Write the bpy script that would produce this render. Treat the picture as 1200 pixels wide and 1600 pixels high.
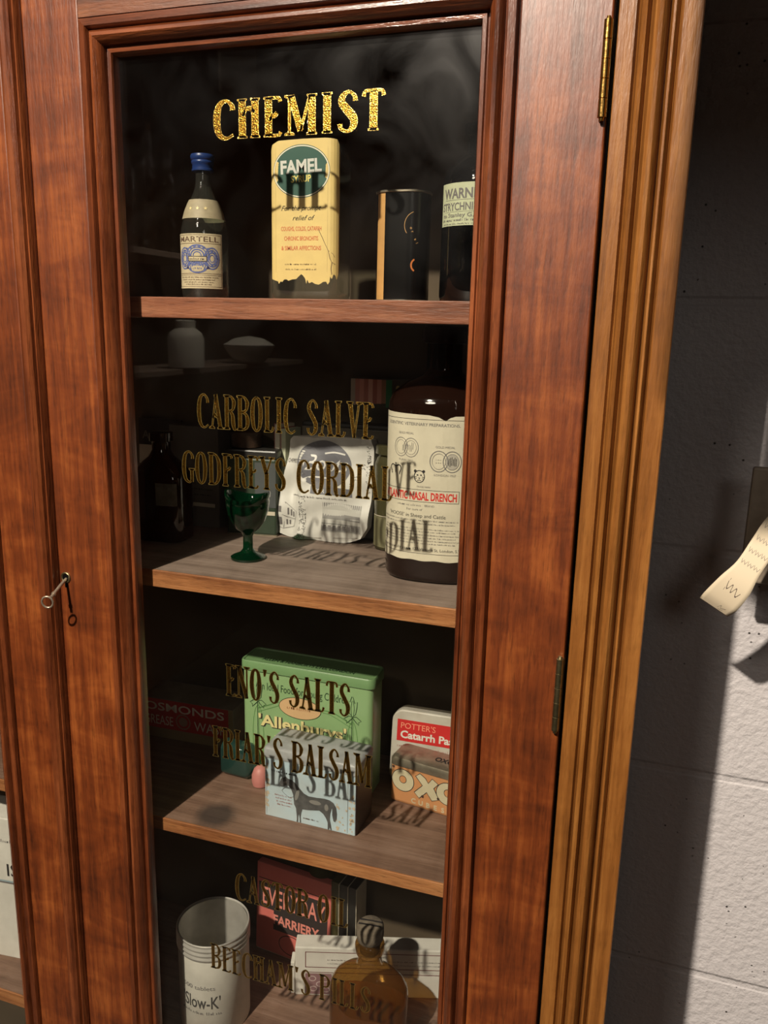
import bpy, bmesh, math, random
from mathutils import Vector, Matrix
from mathutils.geometry import tessellate_polygon
random.seed(4)
for o in list(bpy.data.objects): bpy.data.objects.remove(o, do_unlink=True)
C = bpy.context.scene.collection
PI = math.pi
R = math.radians
# ------------------------------------------------------------------ camera, light, exposure
# z = 0 is eye level, y = 0 the plane of the door glass, x = 0 the left edge of the glass
def vec_cam():
    yaw, pitch, roll = 0.3169, 0.2254, 0.0236
    f = Vector((-math.sin(yaw), math.cos(yaw), 0)); r = Vector((math.cos(yaw), math.sin(yaw), 0)); u = Vector((0, 0, 1))
    f2 = f * math.cos(pitch) - u * math.sin(pitch); u2 = u * math.cos(pitch) + f * math.sin(pitch)
    r3 = r * math.cos(roll) + u2 * math.sin(roll); u3 = -r * math.sin(roll) + u2 * math.cos(roll)
    return r3, u3, f2
cd = bpy.data.cameras.new('camera'); cam = bpy.data.objects.new('camera', cd); C.objects.link(cam)
r3, u3, f2 = vec_cam()
m = Matrix.Identity(4)
for i in range(3):
    m[i][0] = r3[i]; m[i][1] = u3[i]; m[i][2] = -f2[i]
m[0][3], m[1][3], m[2][3] = 0.4091, -0.5768, 0.0
cam.matrix_world = m
cd.sensor_fit = 'VERTICAL'; cd.sensor_height = 32; cd.lens = 1280 / 1600 * 32; cd.clip_start = 0.01
bpy.context.scene.camera = cam
sc = bpy.context.scene
sc.view_settings.view_transform = 'Standard'; sc.view_settings.look = 'None'
sc.view_settings.gamma = 1; sc.view_settings.use_curve_mapping = False
sc.view_settings.exposure = 0.0
w = bpy.data.worlds.new('world'); sc.world = w; w.use_nodes = True
w.node_tree.nodes['Background'].inputs[0].default_value = (1.0, 0.85, 0.7, 1)
w.node_tree.nodes['Background'].inputs[1].default_value = 0.018
MAIN_P = (-0.25, -1.8, 1.45); MAIN_W = 410; MAIN_C = (1.0, 0.87, 0.72)
FILL_P = (-0.15, -1.75, 1.02); FILL_W = 5; FILL_C = (1.0, 0.86, 0.72)
def lamp(name, kind, p, target, watts, col, size, cone=100):
    d = bpy.data.lights.new(name, kind); d.energy = watts; d.color = col
    if kind == 'AREA': d.shape = 'DISK'; d.size = size
    else: d.shadow_soft_size = size
    if kind == 'SPOT': d.spot_size = R(cone); d.spot_blend = 0.6
    o = bpy.data.objects.new(name, d); C.objects.link(o); o.location = p
    o.rotation_euler = (Vector(target) - Vector(p)).to_track_quat('-Z', 'Y').to_euler()
    return o
lamp('main_spotlight', 'SPOT', MAIN_P, (0.15, 0, -0.25), MAIN_W, MAIN_C, 0.030, 90)
lamp('side_fill', 'AREA', (0.95, -1.6, 0.55), (0.2, 0.1, -0.2), 1.3, (1.0, 0.9, 0.8), 0.4)  # added soft fill for the shaded stock and wall, no actual lamp
lamp('shelf_fill', 'SPOT', (-0.75, -2.0, 0.95), (-1.15, -2.25, -0.15), 60, (1.0, 0.88, 0.72), 0.03, 80)  # added to brighten the reflected wall shelf, no actual lamp
lamp('room_lamp', 'AREA', FILL_P, (0.25, 0, 0.0), FILL_W, FILL_C, 0.28)
# ------------------------------------------------------------------ materials
def srgb(r, g, b):
    f = lambda c: (c / 255 / 12.92) if c <= 10 else ((c / 255 + 0.055) / 1.055) ** 2.4
    return (f(r), f(g), f(b), 1)
MATS = {}
def N(nt, t, **kw):
    n = nt.nodes.new(t)
    for k, v in kw.items():
        if k in n.inputs: n.inputs[k].default_value = v
        else: setattr(n, k, v)
    return n
def base_mat(name):
    mt = bpy.data.materials.new(name); mt.use_nodes = True
    nt = mt.node_tree; b = nt.nodes['Principled BSDF']; return mt, nt, b
def mat(name, col, rough=0.5, metal=0.0, var=0.0, vscale=60, col2=None, bump=0.0, bscale=200, spec=0.5, coat=0.0):
    if name in MATS: return MATS[name]
    mt, nt, b = base_mat(name)
    c = srgb(*col); b.inputs['Base Color'].default_value = c
    b.inputs['Roughness'].default_value = rough; b.inputs['Metallic'].default_value = metal
    b.inputs['Specular IOR Level'].default_value = spec; b.inputs['Coat Weight'].default_value = coat
    tc = N(nt, 'ShaderNodeTexCoord')
    if var > 0:
        no = N(nt, 'ShaderNodeTexNoise', Scale=vscale, Detail=6.0, Roughness=0.6)
        nt.links.new(tc.outputs['Object'], no.inputs['Vector'])
        ra = N(nt, 'ShaderNodeValToRGB'); ra.color_ramp.elements[0].position = 0.35; ra.color_ramp.elements[1].position = 0.7
        c2 = srgb(*col2) if col2 else (c[0] * .4, c[1] * .38, c[2] * .35, 1)
        ra.color_ramp.elements[0].color = tuple(c[i] * (1 - var) + c2[i] * var for i in range(3)) + (1,)
        ra.color_ramp.elements[1].color = c
        nt.links.new(no.outputs['Fac'], ra.inputs['Fac']); nt.links.new(ra.outputs['Color'], b.inputs['Base Color'])
    if bump > 0:
        no = N(nt, 'ShaderNodeTexNoise', Scale=bscale, Detail=3.0)
        nt.links.new(tc.outputs['Object'], no.inputs['Vector'])
        bu = N(nt, 'ShaderNodeBump', Strength=bump, Distance=0.001)
        nt.links.new(no.outputs['Fac'], bu.inputs['Height']); nt.links.new(bu.outputs['Normal'], b.inputs['Normal'])
    MATS[name] = mt; return mt
def wood(name, dark, mid, light, axis='Z', rough=0.32, coat=0.25, fig=0.5, pores=0.35, stain=None):
    mt, nt, b = base_mat(name)
    tc = N(nt, 'ShaderNodeTexCoord')
    def nz(sc3, scale, det, dist=0.0):
        mp = N(nt, 'ShaderNodeMapping'); mp.inputs['Scale'].default_value = sc3
        nt.links.new(tc.outputs['Object'], mp.inputs['Vector'])
        n = N(nt, 'ShaderNodeTexNoise', Scale=scale, Detail=det, Roughness=0.62, Distortion=dist)
        nt.links.new(mp.outputs['Vector'], n.inputs['Vector']); return n
    lo = 0.045
    gs = {'Z': (1, 1, lo), 'X': (lo, 1, 1)}[axis]
    g1 = nz(gs, 110, 6, 0.3)
    fs = {'Z': (0.45, .45, 1.0), 'X': (1.0, .45, 0.45)}[axis]
    g2 = nz(fs, 26, 4, 0.6)
    g3 = nz({'Z': (1, 1, .12), 'X': (.12, 1, 1)}[axis], 480, 3)
    r1 = N(nt, 'ShaderNodeValToRGB'); e = r1.color_ramp.elements
    e[0].position = 0.3; e[0].color = srgb(*dark); e[1].position = 0.72; e[1].color = srgb(*light)
    x = e.new(0.5); x.color = srgb(*mid)
    mx = N(nt, 'ShaderNodeMix', data_type='FLOAT'); mx.inputs[0].default_value = fig
    nt.links.new(g1.outputs['Fac'], mx.inputs[2]); nt.links.new(g2.outputs['Fac'], mx.inputs[3])
    nt.links.new(mx.outputs[0], r1.inputs['Fac'])
    # pores darken
    r3_ = N(nt, 'ShaderNodeValToRGB'); r3_.color_ramp.elements[0].position = 0.3; r3_.color_ramp.elements[1].position = 0.48
    k = 1 - pores
    r3_.color_ramp.elements[0].color = (k, k, k, 1); r3_.color_ramp.elements[1].color = (1, 1, 1, 1)
    nt.links.new(g3.outputs['Fac'], r3_.inputs['Fac'])
    mm = N(nt, 'ShaderNodeMix', data_type='RGBA', blend_type='MULTIPLY'); mm.inputs[0].default_value = 1
    nt.links.new(r1.outputs['Color'], mm.inputs[6]); nt.links.new(r3_.outputs['Color'], mm.inputs[7])
    out = mm.outputs[2]
    if stain:
        (sx, sy, sr, scol) = stain
        vm = N(nt, 'ShaderNodeVectorMath', operation='DISTANCE'); vm.inputs[1].default_value = (sx, sy, 0)
        sp = N(nt, 'ShaderNodeMapping'); sp.inputs['Scale'].default_value = (1, 1.0, 0)
        nt.links.new(tc.outputs['Object'], sp.inputs['Vector']); nt.links.new(sp.outputs['Vector'], vm.inputs[0])
        ad = N(nt, 'ShaderNodeMath', operation='MULTIPLY_ADD'); ad.inputs[1].default_value = 0.018; 
        nt.links.new(g2.outputs['Fac'], ad.inputs[0]); nt.links.new(vm.outputs['Value'], ad.inputs[2])
        sr_ = N(nt, 'ShaderNodeMapRange'); sr_.inputs[1].default_value = sr * 0.75; sr_.inputs[2].default_value = sr * 1.25
        sr_.inputs[3].default_value = 0.8; sr_.inputs[4].default_value = 0
        nt.links.new(ad.outputs[0], sr_.inputs[0])
        m2 = N(nt, 'ShaderNodeMix', data_type='RGBA'); m2.inputs[7].default_value = srgb(*scol)
        nt.links.new(sr_.outputs[0], m2.inputs[0]); nt.links.new(out, m2.inputs[6]); out = m2.outputs[2]
    nt.links.new(out, b.inputs['Base Color'])
    b.inputs['Roughness'].default_value = rough; b.inputs['Coat Weight'].default_value = coat; b.inputs['Coat Roughness'].default_value = 0.33
    bu = N(nt, 'ShaderNodeBump', Strength=0.6, Distance=0.0008)
    nt.links.new(g3.outputs['Fac'], bu.inputs['Height']); nt.links.new(bu.outputs['Normal'], b.inputs['Normal'])
    MATS[name] = mt; return mt
def glass(name, tint=(1, 1, 1), rough=0.02, refl=1.0, haze=0.0, body=None, body_amt=0.0):
    """thin clear glass: tinted see-through + fresnel reflection (+ faint dull film)"""
    mt = bpy.data.materials.new(name); mt.use_nodes = True; nt = mt.node_tree; nt.nodes.clear()
    out = N(nt, 'ShaderNodeOutputMaterial'); tr = N(nt, 'ShaderNodeBsdfTransparent'); tr.inputs[0].default_value = (*tint, 1)
    gl = N(nt, 'ShaderNodeBsdfGlossy', Roughness=rough); gl.inputs[0].default_value = (1, 1, 1, 1)
    lw = N(nt, 'ShaderNodeLayerWeight'); lw.inputs['Blend'].default_value = 0.5
    pw = N(nt, 'ShaderNodeMath', operation='POWER'); pw.inputs[1].default_value = 5.0; nt.links.new(lw.outputs['Facing'], pw.inputs[0])
    mul = N(nt, 'ShaderNodeMath', operation='MULTIPLY_ADD'); mul.inputs[1].default_value = 0.95 * refl; mul.inputs[2].default_value = 0.045 * refl
    nt.links.new(pw.outputs[0], mul.inputs[0])
    cur = tr.outputs[0]
    if body:
        df = N(nt, 'ShaderNodeBsdfDiffuse'); df.inputs[0].default_value = srgb(*body)
        m1 = N(nt, 'ShaderNodeMixShader'); m1.inputs[0].default_value = body_amt
        nt.links.new(cur, m1.inputs[1]); nt.links.new(df.outputs[0], m1.inputs[2]); cur = m1.outputs[0]
    mx = N(nt, 'ShaderNodeMixShader')
    nt.links.new(mul.outputs[0], mx.inputs[0]); nt.links.new(cur, mx.inputs[1]); nt.links.new(gl.outputs[0], mx.inputs[2]); cur = mx.outputs[0]
    if haze > 0:
        tc = N(nt, 'ShaderNodeTexCoord'); no = N(nt, 'ShaderNodeTexNoise', Scale=18.0, Detail=7.0, Distortion=1.2)
        nt.links.new(tc.outputs['Object'], no.inputs['Vector'])
        mr = N(nt, 'ShaderNodeMapRange'); mr.inputs[1].default_value = 0.38; mr.inputs[2].default_value = 0.72
        mr.inputs[3].default_value = 0.0; mr.inputs[4].default_value = haze
        nt.links.new(no.outputs['Fac'], mr.inputs[0])
        g2 = N(nt, 'ShaderNodeBsdfGlossy', Roughness=0.2); g2.inputs[0].default_value = (1, 1, 1, 1)
        m3 = N(nt, 'ShaderNodeMixShader')
        nt.links.new(mr.outputs[0], m3.inputs[0]); nt.links.new(cur, m3.inputs[1]); nt.links.new(g2.outputs[0], m3.inputs[2]); cur = m3.outputs[0]
    nt.links.new(cur, out.inputs[0]); MATS[name] = mt; return mt
RED = wood('mahogany', (48, 18, 5), (112, 52, 18), (166, 92, 40), fig=0.42, rough=0.42, coat=1.0)
REDX = wood('mahogany_rail', (60, 30, 14), (108, 58, 28), (142, 86, 48), axis='X', fig=0.3, rough=0.42, coat=1.0)
DARK = wood('dark_moulding', (50, 20, 9), (104, 52, 26), (150, 84, 46), rough=0.22, coat=0.6, fig=0.2)
DARKX = wood('dark_moulding_rail', (50, 20, 9), (104, 52, 26), (150, 84, 46), axis='X', rough=0.22, coat=0.6, fig=0.2)
BROWN = wood('pilaster_wood', (92, 54, 20), (134, 84, 36), (168, 114, 56), fig=0.2, pores=0.2, rough=0.38)
SHELF1 = wood('shelf_red', (88, 46, 30), (140, 84, 58), (176, 116, 84), axis='X', fig=0.2, rough=0.5, coat=0)
EDGE = wood('shelf_edge', (120, 70, 38), (168, 110, 66), (200, 144, 94), axis='X', fig=0.2, rough=0.55, coat=0)
TOPW = wood('shelf_top', (96, 80, 70), (134, 116, 104), (160, 142, 130), axis='X', fig=0.4, pores=0.12, rough=0.6, coat=0)
TOPB = wood('shelf_top_brown', (86, 62, 50), (122, 94, 78), (148, 120, 104), axis='X', fig=0.35, pores=0.15, rough=0.6, coat=0,
            stain=(0.047, 0.037, 0.027, (52, 46, 44)))
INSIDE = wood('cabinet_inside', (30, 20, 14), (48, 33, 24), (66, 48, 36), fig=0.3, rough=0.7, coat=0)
BACK = mat('cabinet_back', (92, 78, 60), 0.8, var=0.4, vscale=9)
PANE = glass('door_glass', (0.97, 0.98, 0.97), 0.015, 0.9, haze=0.035)
CLEAR = glass('clear_bottle_glass', (0.80, 0.83, 0.80), 0.03, 1.2, body=(150, 150, 140), body_amt=0.05)
AMBER = glass('amber_glass', (0.10, 0.035, 0.012), 0.05, 1.3, body=(60, 26, 12), body_amt=0.45)
GREENG = glass('green_glass', (0.03, 0.26, 0.13), 0.03, 1.3, body=(8, 70, 42), body_amt=0.2)
TEALG = glass('teal_glass', (0.30, 0.46, 0.42), 0.05, 1.2, body=(60, 100, 92), body_amt=0.30)
HONEY = glass('honey_glass', (0.62, 0.44, 0.20), 0.04, 1.2, body=(120, 84, 36), body_amt=0.16)
OLIVE = glass('olive_glass', (0.5, 0.5, 0.34), 0.06, 1.2, body=(96, 92, 62), body_amt=0.45)
LIQ = mat('dark_liquid', (34, 12, 8), 0.15)
BRASS = mat('brass', (190, 150, 84), 0.3, 1.0, var=0.6, vscale=160, bump=0.3)
BRASSD = mat('dull_brass', (176, 164, 124), 0.4, 1.0, var=0.6, vscale=160, bump=0.3)
STEEL = mat('steel', (186, 172, 152), 0.35, 0.7, var=0.4, vscale=200)
TINM = mat('tin_metal', (176, 166, 146), 0.38, 0.75, var=0.7, vscale=60, bump=0.3, bscale=80)
BLACK = mat('black_paint', (14, 13, 13), 0.25)
INK = mat('black_ink', (38, 34, 34), 0.7)
GREYINK = mat('grey_ink', (112, 108, 106), 0.7)
PAPER = mat('cream_paper', (214, 204, 182), 0.75, var=0.25, vscale=50)
WHITE = mat('white_paper', (220, 216, 206), 0.7, var=0.2, vscale=60)
# gold leaf
def gold():
    mt, nt, b = base_mat('gold_leaf')
    tc = N(nt, 'ShaderNodeTexCoord'); no = N(nt, 'ShaderNodeTexNoise', Scale=1500.0, Detail=2.0)
    nt.links.new(tc.outputs['Object'], no.inputs['Vector'])
    ra = N(nt, 'ShaderNodeValToRGB'); ra.color_ramp.elements[0].position = .38; ra.color_ramp.elements[1].position = .62
    ra.color_ramp.elements[0].color = srgb(176, 118, 34); ra.color_ramp.elements[1].color = srgb(246, 196, 82)
    nt.links.new(no.outputs['Fac'], ra.inputs['Fac']); nt.links.new(ra.outputs['Color'], b.inputs['Base Color'])
    b.inputs['Metallic'].default_value = 1.0; b.inputs['Roughness'].default_value = 0.24
    n2 = N(nt, 'ShaderNodeTexNoise', Scale=900.0, Detail=2.0); nt.links.new(tc.outputs['Object'], n2.inputs['Vector'])
    bu = N(nt, 'ShaderNodeBump', Strength=0.6, Distance=0.0006)
    nt.links.new(n2.outputs['Fac'], bu.inputs['Height']); nt.links.new(bu.outputs['Normal'], b.inputs['Normal'])
    return mt
GOLD = gold()
GOLDRIM = mat('gold_rim', (240, 205, 120), 0.3, 0.9, bump=0.5, bscale=500)
# ------------------------------------------------------------------ object helpers
def link(o, parent=None):
    C.objects.link(o)
    if parent: o.parent = parent
    return o
def tag(o, label, cat, group=None):
    o['label'] = label; o['category'] = cat
    if group: o['group'] = group
    return o
def thing(name, label, cat, loc=(0, 0, 0), rotz=0.0, group=None, rot=None):
    o = bpy.data.objects.new(name, None); o.empty_display_size = 0.02; C.objects.link(o)
    o.location = loc; o.rotation_euler = rot if rot else (0, 0, rotz)
    return tag(o, label, cat, group)
class MB:
    def __init__(s): s.v = []; s.f = []; s.mi = []; s.m = []
    def mat(s, m):
        if m not in s.m: s.m.append(m)
        return s.m.index(m)
    def add(s, v, f, m):
        k = len(s.v); i = s.mat(m); s.v += [tuple(q) for q in v]
        for q in f: s.f.append([a + k for a in q]); s.mi.append(i)
    def box(s, x0, x1, y0, y1, z0, z1, m):
        v = [(x, y, z) for x in (x0, x1) for y in (y0, y1) for z in (z0, z1)]
        s.add(v, [(0, 1, 3, 2), (4, 6, 7, 5), (0, 4, 5, 1), (2, 3, 7, 6), (0, 2, 6, 4), (1, 5, 7, 3)], m); return s
    def loft(s, secs, m, cap0=True, cap1=True):
        """secs: list of closed loops (same count)"""
        n = len(secs[0]); v = [p for q in secs for p in q]; f = []
        for a in range(len(secs) - 1):
            for i in range(n):
                j = (i + 1) % n; f.append((a * n + i, a * n + j, (a + 1) * n + j, (a + 1) * n + i))
        if cap0: f.append(tuple(range(n))[::-1])
        if cap1: f.append(tuple((len(secs) - 1) * n + i for i in range(n)))
        s.add(v, f, m); return s
    def lathe(s, prof, m, seg=48, c=(0, 0, 0), cap0=True, cap1=True):
        return s.loft([[(c[0] + r * math.cos(2 * PI * i / seg), c[1] + r * math.sin(2 * PI * i / seg), c[2] + z) for i in range(seg)] for r, z in prof], m, cap0, cap1)
    def tube(s, pts, r, m, seg=10, closed=False):
        pts = [Vector(p) for p in pts]; n = len(pts); secs = []
        up = Vector((0.13, 0.29, 0.95))
        for i in range(n):
            a = pts[i - 1] if (i > 0 or closed) else pts[i]; b = pts[(i + 1) % n] if (i < n - 1 or closed) else pts[i]
            t = (b - a).normalized(); u = t.cross(up)
            if u.length < .05: u = t.cross(Vector((1, 0, 0)))
            u.normalize(); w_ = t.cross(u); rr_ = r[i] if isinstance(r, (list, tuple)) else r
            secs.append([tuple(pts[i] + (u * math.cos(2 * PI * k / seg) + w_ * math.sin(2 * PI * k / seg)) * rr_) for k in range(seg)])
        if closed: secs.append(secs[0])
        return s.loft(secs, m, not closed, not closed)
    def build(s, name, parent=None, loc=(0, 0, 0), rot=(0, 0, 0), smooth=False, bevel=0, sub=0, solid=0, seg=2, ang=50):
        me = bpy.data.meshes.new(name); me.from_pydata(s.v, [], s.f)
        for m_ in s.m: me.materials.append(m_)
        me.polygons.foreach_set('material_index', s.mi)
        bm = bmesh.new(); bm.from_mesh(me); bmesh.ops.recalc_face_normals(bm, faces=bm.faces) if smooth != 'flatface' else None
        bm.to_mesh(me); bm.free()
        if smooth:
            me.polygons.foreach_set('use_smooth', [True] * len(me.polygons))
            try: me.set_sharp_from_angle(angle=R(ang))
            except Exception: pass
        o = bpy.data.objects.new(name, me); link(o, parent); o.location = loc; o.rotation_euler = rot
        if solid: md = o.modifiers.new('s', 'SOLIDIFY'); md.thickness = solid; md.offset = 0
        if bevel: md = o.modifiers.new('b', 'BEVEL'); md.width = bevel; md.segments = seg; md.limit_method = 'ANGLE'
        if sub: md = o.modifiers.new('u', 'SUBSURF'); md.levels = sub; md.render_levels = sub
        return o
def rr(w_, d, r, z, n=6, cx=0, cy=0):
    """rounded rectangle section, starting at front centre (y=-d/2) going to +x"""
    r = min(r, w_ / 2 - 1e-5, d / 2 - 1e-5); pts = [(0, -d / 2)]
    for (sx, sy, a0) in ((1, -1, -90), (1, 1, 0), (-1, 1, 90), (-1, -1, 180)):
        for k in range(n + 1):
            a = R(a0 + 90 * k / n)
            pts.append((sx * (w_ / 2 - r) + r * math.cos(a), sy * (d / 2 - r) + r * math.sin(a)))
    return [(cx + x, cy + y, z) for x, y in pts]
def secmap(loop):
    """map (s, z, h): s = arc length from the front centre to the right (negative left)"""
    P = [Vector((p[0], p[1])) for p in loop]; n = len(P)
    L = [0]
    for i in range(n): L.append(L[-1] + (P[(i + 1) % n] - P[i]).length)
    T = L[-1]
    def f(s_, z, h):
        t = s_ % T
        for i in range(n):
            if t <= L[i + 1] + 1e-12: break
        a, b = P[i], P[(i + 1) % n]; u = (t - L[i]) / max(L[i + 1] - L[i], 1e-9)
        q = a.lerp(b, u); d = (b - a).normalized(); nn = Vector((d.y, -d.x))
        q = q + nn * h
        return (q.x, q.y, z)
    return f
# ------------------------------------------------------------------ printing: text and flat shapes laid on a face
GC = {}
def text_geo(s_, bold):
    k = (s_, bold)
    if k in GC: return GC[k]
    cu = bpy.data.curves.new('t', 'FONT'); cu.body = s_; cu.size = 1; cu.offset = bold; cu.resolution_u = 3; cu.fill_mode = 'FRONT'
    o = bpy.data.objects.new('t', cu); C.objects.link(o)
    dg = bpy.context.evaluated_depsgraph_get(); me = bpy.data.meshes.new_from_object(o.evaluated_get(dg))
    v = [(q.co.x, q.co.y) for q in me.vertices]; f = [tuple(p.vertices) for p in me.polygons]
    bpy.data.objects.remove(o); bpy.data.curves.remove(cu); bpy.data.meshes.remove(me)
    GC[k] = (v, f); return GC[k]
LAY = 0.00008
class Pr:
    def __init__(s, fm=None): s.b = MB(); s.fm = fm or (lambda x, z, h: (x, -h, z))
    def put(s, pts, faces, m, lay): s.b.add([s.fm(x, z, lay * LAY) for x, z in pts], faces, m); return s
    def poly(s, pts, m, lay=1):
        tri = tessellate_polygon([[Vector((x, z, 0)) for x, z in pts]]); return s.put(pts, [tuple(t) for t in tri], m, lay)
    def rect(s, x0, x1, z0, z1, m, lay=0, nx=None, nz=1):
        nx = nx or max(1, int(abs(x1 - x0) / 0.0012)) if s.fm.__name__ == 'f' else (nx or 1)
        P = [(x0 + (x1 - x0) * i / nx, z0 + (z1 - z0) * j / nz) for j in range(nz + 1) for i in range(nx + 1)]
        F = [(j * (nx + 1) + i, j * (nx + 1) + i + 1, (j + 1) * (nx + 1) + i + 1, (j + 1) * (nx + 1) + i) for j in range(nz) for i in range(nx)]
        return s.put(P, F, m, lay)
    def frame(s, x0, x1, z0, z1, t, m, lay=1):
        s.rect(x0, x1, z0, z0 + t, m, lay); s.rect(x0, x1, z1 - t, z1, m, lay); s.rect(x0, x0 + t, z0, z1, m, lay); return s.rect(x1 - t, x1, z0, z1, m, lay)
    def ell(s, cx, cz, a, b_, m, lay=1, n=40, rot=0):
        cr, sr = math.cos(rot), math.sin(rot); P = []; F = []
        rings = 5 if s.fm.__name__ == 'f' else 1
        P.append((cx, cz))
        for k in range(1, rings + 1):
            for i in range(n):
                x, z = a * k / rings * math.cos(2 * PI * i / n), b_ * k / rings * math.sin(2 * PI * i / n)
                P.append((cx + x * cr - z * sr, cz + x * sr + z * cr))
        for i in range(n): F.append((0, 1 + i, 1 + (i + 1) % n))
        for k in range(1, rings):
            for i in range(n):
                a0 = 1 + (k - 1) * n; a1 = 1 + k * n; F.append((a0 + i, a1 + i, a1 + (i + 1) % n, a0 + (i + 1) % n))
        return s.put(P, F, m, lay)
    def line(s, pts, wd, m, lay=1, closed=False, smooth=False):
        if smooth: pts = spline(pts, closed); closed = False
        n = len(pts); P = []; F = []
        for i in range(n):
            a = pts[i - 1] if (i > 0 or closed) else pts[i]; b_ = pts[(i + 1) % n] if (i < n - 1 or closed) else pts[i]
            dx, dz = b_[0] - a[0], b_[1] - a[1]; l = math.hypot(dx, dz) or 1
            wi = (pts[i][2] if len(pts[i]) > 2 else wd) / 2
            P += [(pts[i][0] - dz / l * wi, pts[i][1] + dx / l * wi), (pts[i][0] + dz / l * wi, pts[i][1] - dx / l * wi)]
        for i in range(n - 1 + (1 if closed else 0)):
            j = (i + 1) % n; F.append((2 * i, 2 * i + 1, 2 * j + 1, 2 * j))
        return s.put(P, F, m, lay)
    def ring(s, cx, cz, a, b_, wd, m, lay=1, n=40, rot=0):
        cr, sr = math.cos(rot), math.sin(rot)
        pts = [(cx + a * math.cos(t) * cr - b_ * math.sin(t) * sr, cz + a * math.cos(t) * sr + b_ * math.sin(t) * cr) for t in [2 * PI * i / n for i in range(n)]]
        return s.line(pts, wd, m, lay, True)
    def text(s, t, x, z, h, m, lay=2, align='C', bold=0.0, width=None, shear=0.0, rot=0.0, sx=1.0):
        """baseline at z, cap height h"""
        v, f = text_geo(t, bold); k = h / 0.729
        x0 = min(q[0] for q in v); x1 = max(q[0] for q in v)
        kx = k * sx if width is None else width / (x1 - x0)
        W_ = (x1 - x0) * kx; off = {'C': -W_ / 2, 'L': 0, 'R': -W_}[align]
        cr, sr = math.cos(rot), math.sin(rot); P = []
        for a, b_ in v:
            px = (a - x0) * kx + off + shear * b_ * k; pz = b_ * k
            P.append((x + px * cr - pz * sr, z + px * sr + pz * cr))
        return s.put(P, f, m, lay)
    def squiggle(s, x0, x1, z, h, m, lay=2, seed=0):
        """illegibly small print: a row of short marks"""
        rn = random.Random(seed); x = x0
        while x < x1 - h:
            wl = h * rn.uniform(1.2, 4.5); e = min(x + wl, x1); q = x
            while q < e - h * .3:
                hh = h * rn.choice((.6, .6, .65, 1.0)); s.rect(q, q + h * .22, z, z + hh, m, lay, nx=1)
                if rn.random() < .6: s.rect(q, q + h * .5, z + (h * .5 if rn.random() < .5 else 0), z + (h * .62 if rn.random() < .5 else h * .12), m, lay, nx=1)
                q += h * .62
            x = e + h * .5
        return s
    def build(s, name, parent, loc=(0, 0, 0), rot=(0, 0, 0)): return s.b.build(name, parent, loc, rot, smooth='flatface' if False else False)
def spline(pts, closed=False, n=7):
    out = []; m_ = len(pts)
    P = [tuple(p) for p in pts]
    rng = range(m_ if closed else m_ - 1)
    for i in rng:
        g = (lambda k: P[k % m_]) if closed else (lambda k: P[max(0, min(m_ - 1, k))])
        a, b_, c, d = g(i - 1), g(i), g(i + 1), g(i + 2)
        for k in range(n):
            t = k / n
            out.append(tuple(0.5 * (2 * b_[j] + (c[j] - a[j]) * t + (2 * a[j] - 5 * b_[j] + 4 * c[j] - d[j]) * t * t + (-a[j] + 3 * b_[j] - 3 * c[j] + d[j]) * t ** 3) for j in range(len(b_))))
    out.append(P[0] if closed else P[-1]); return out
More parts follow.
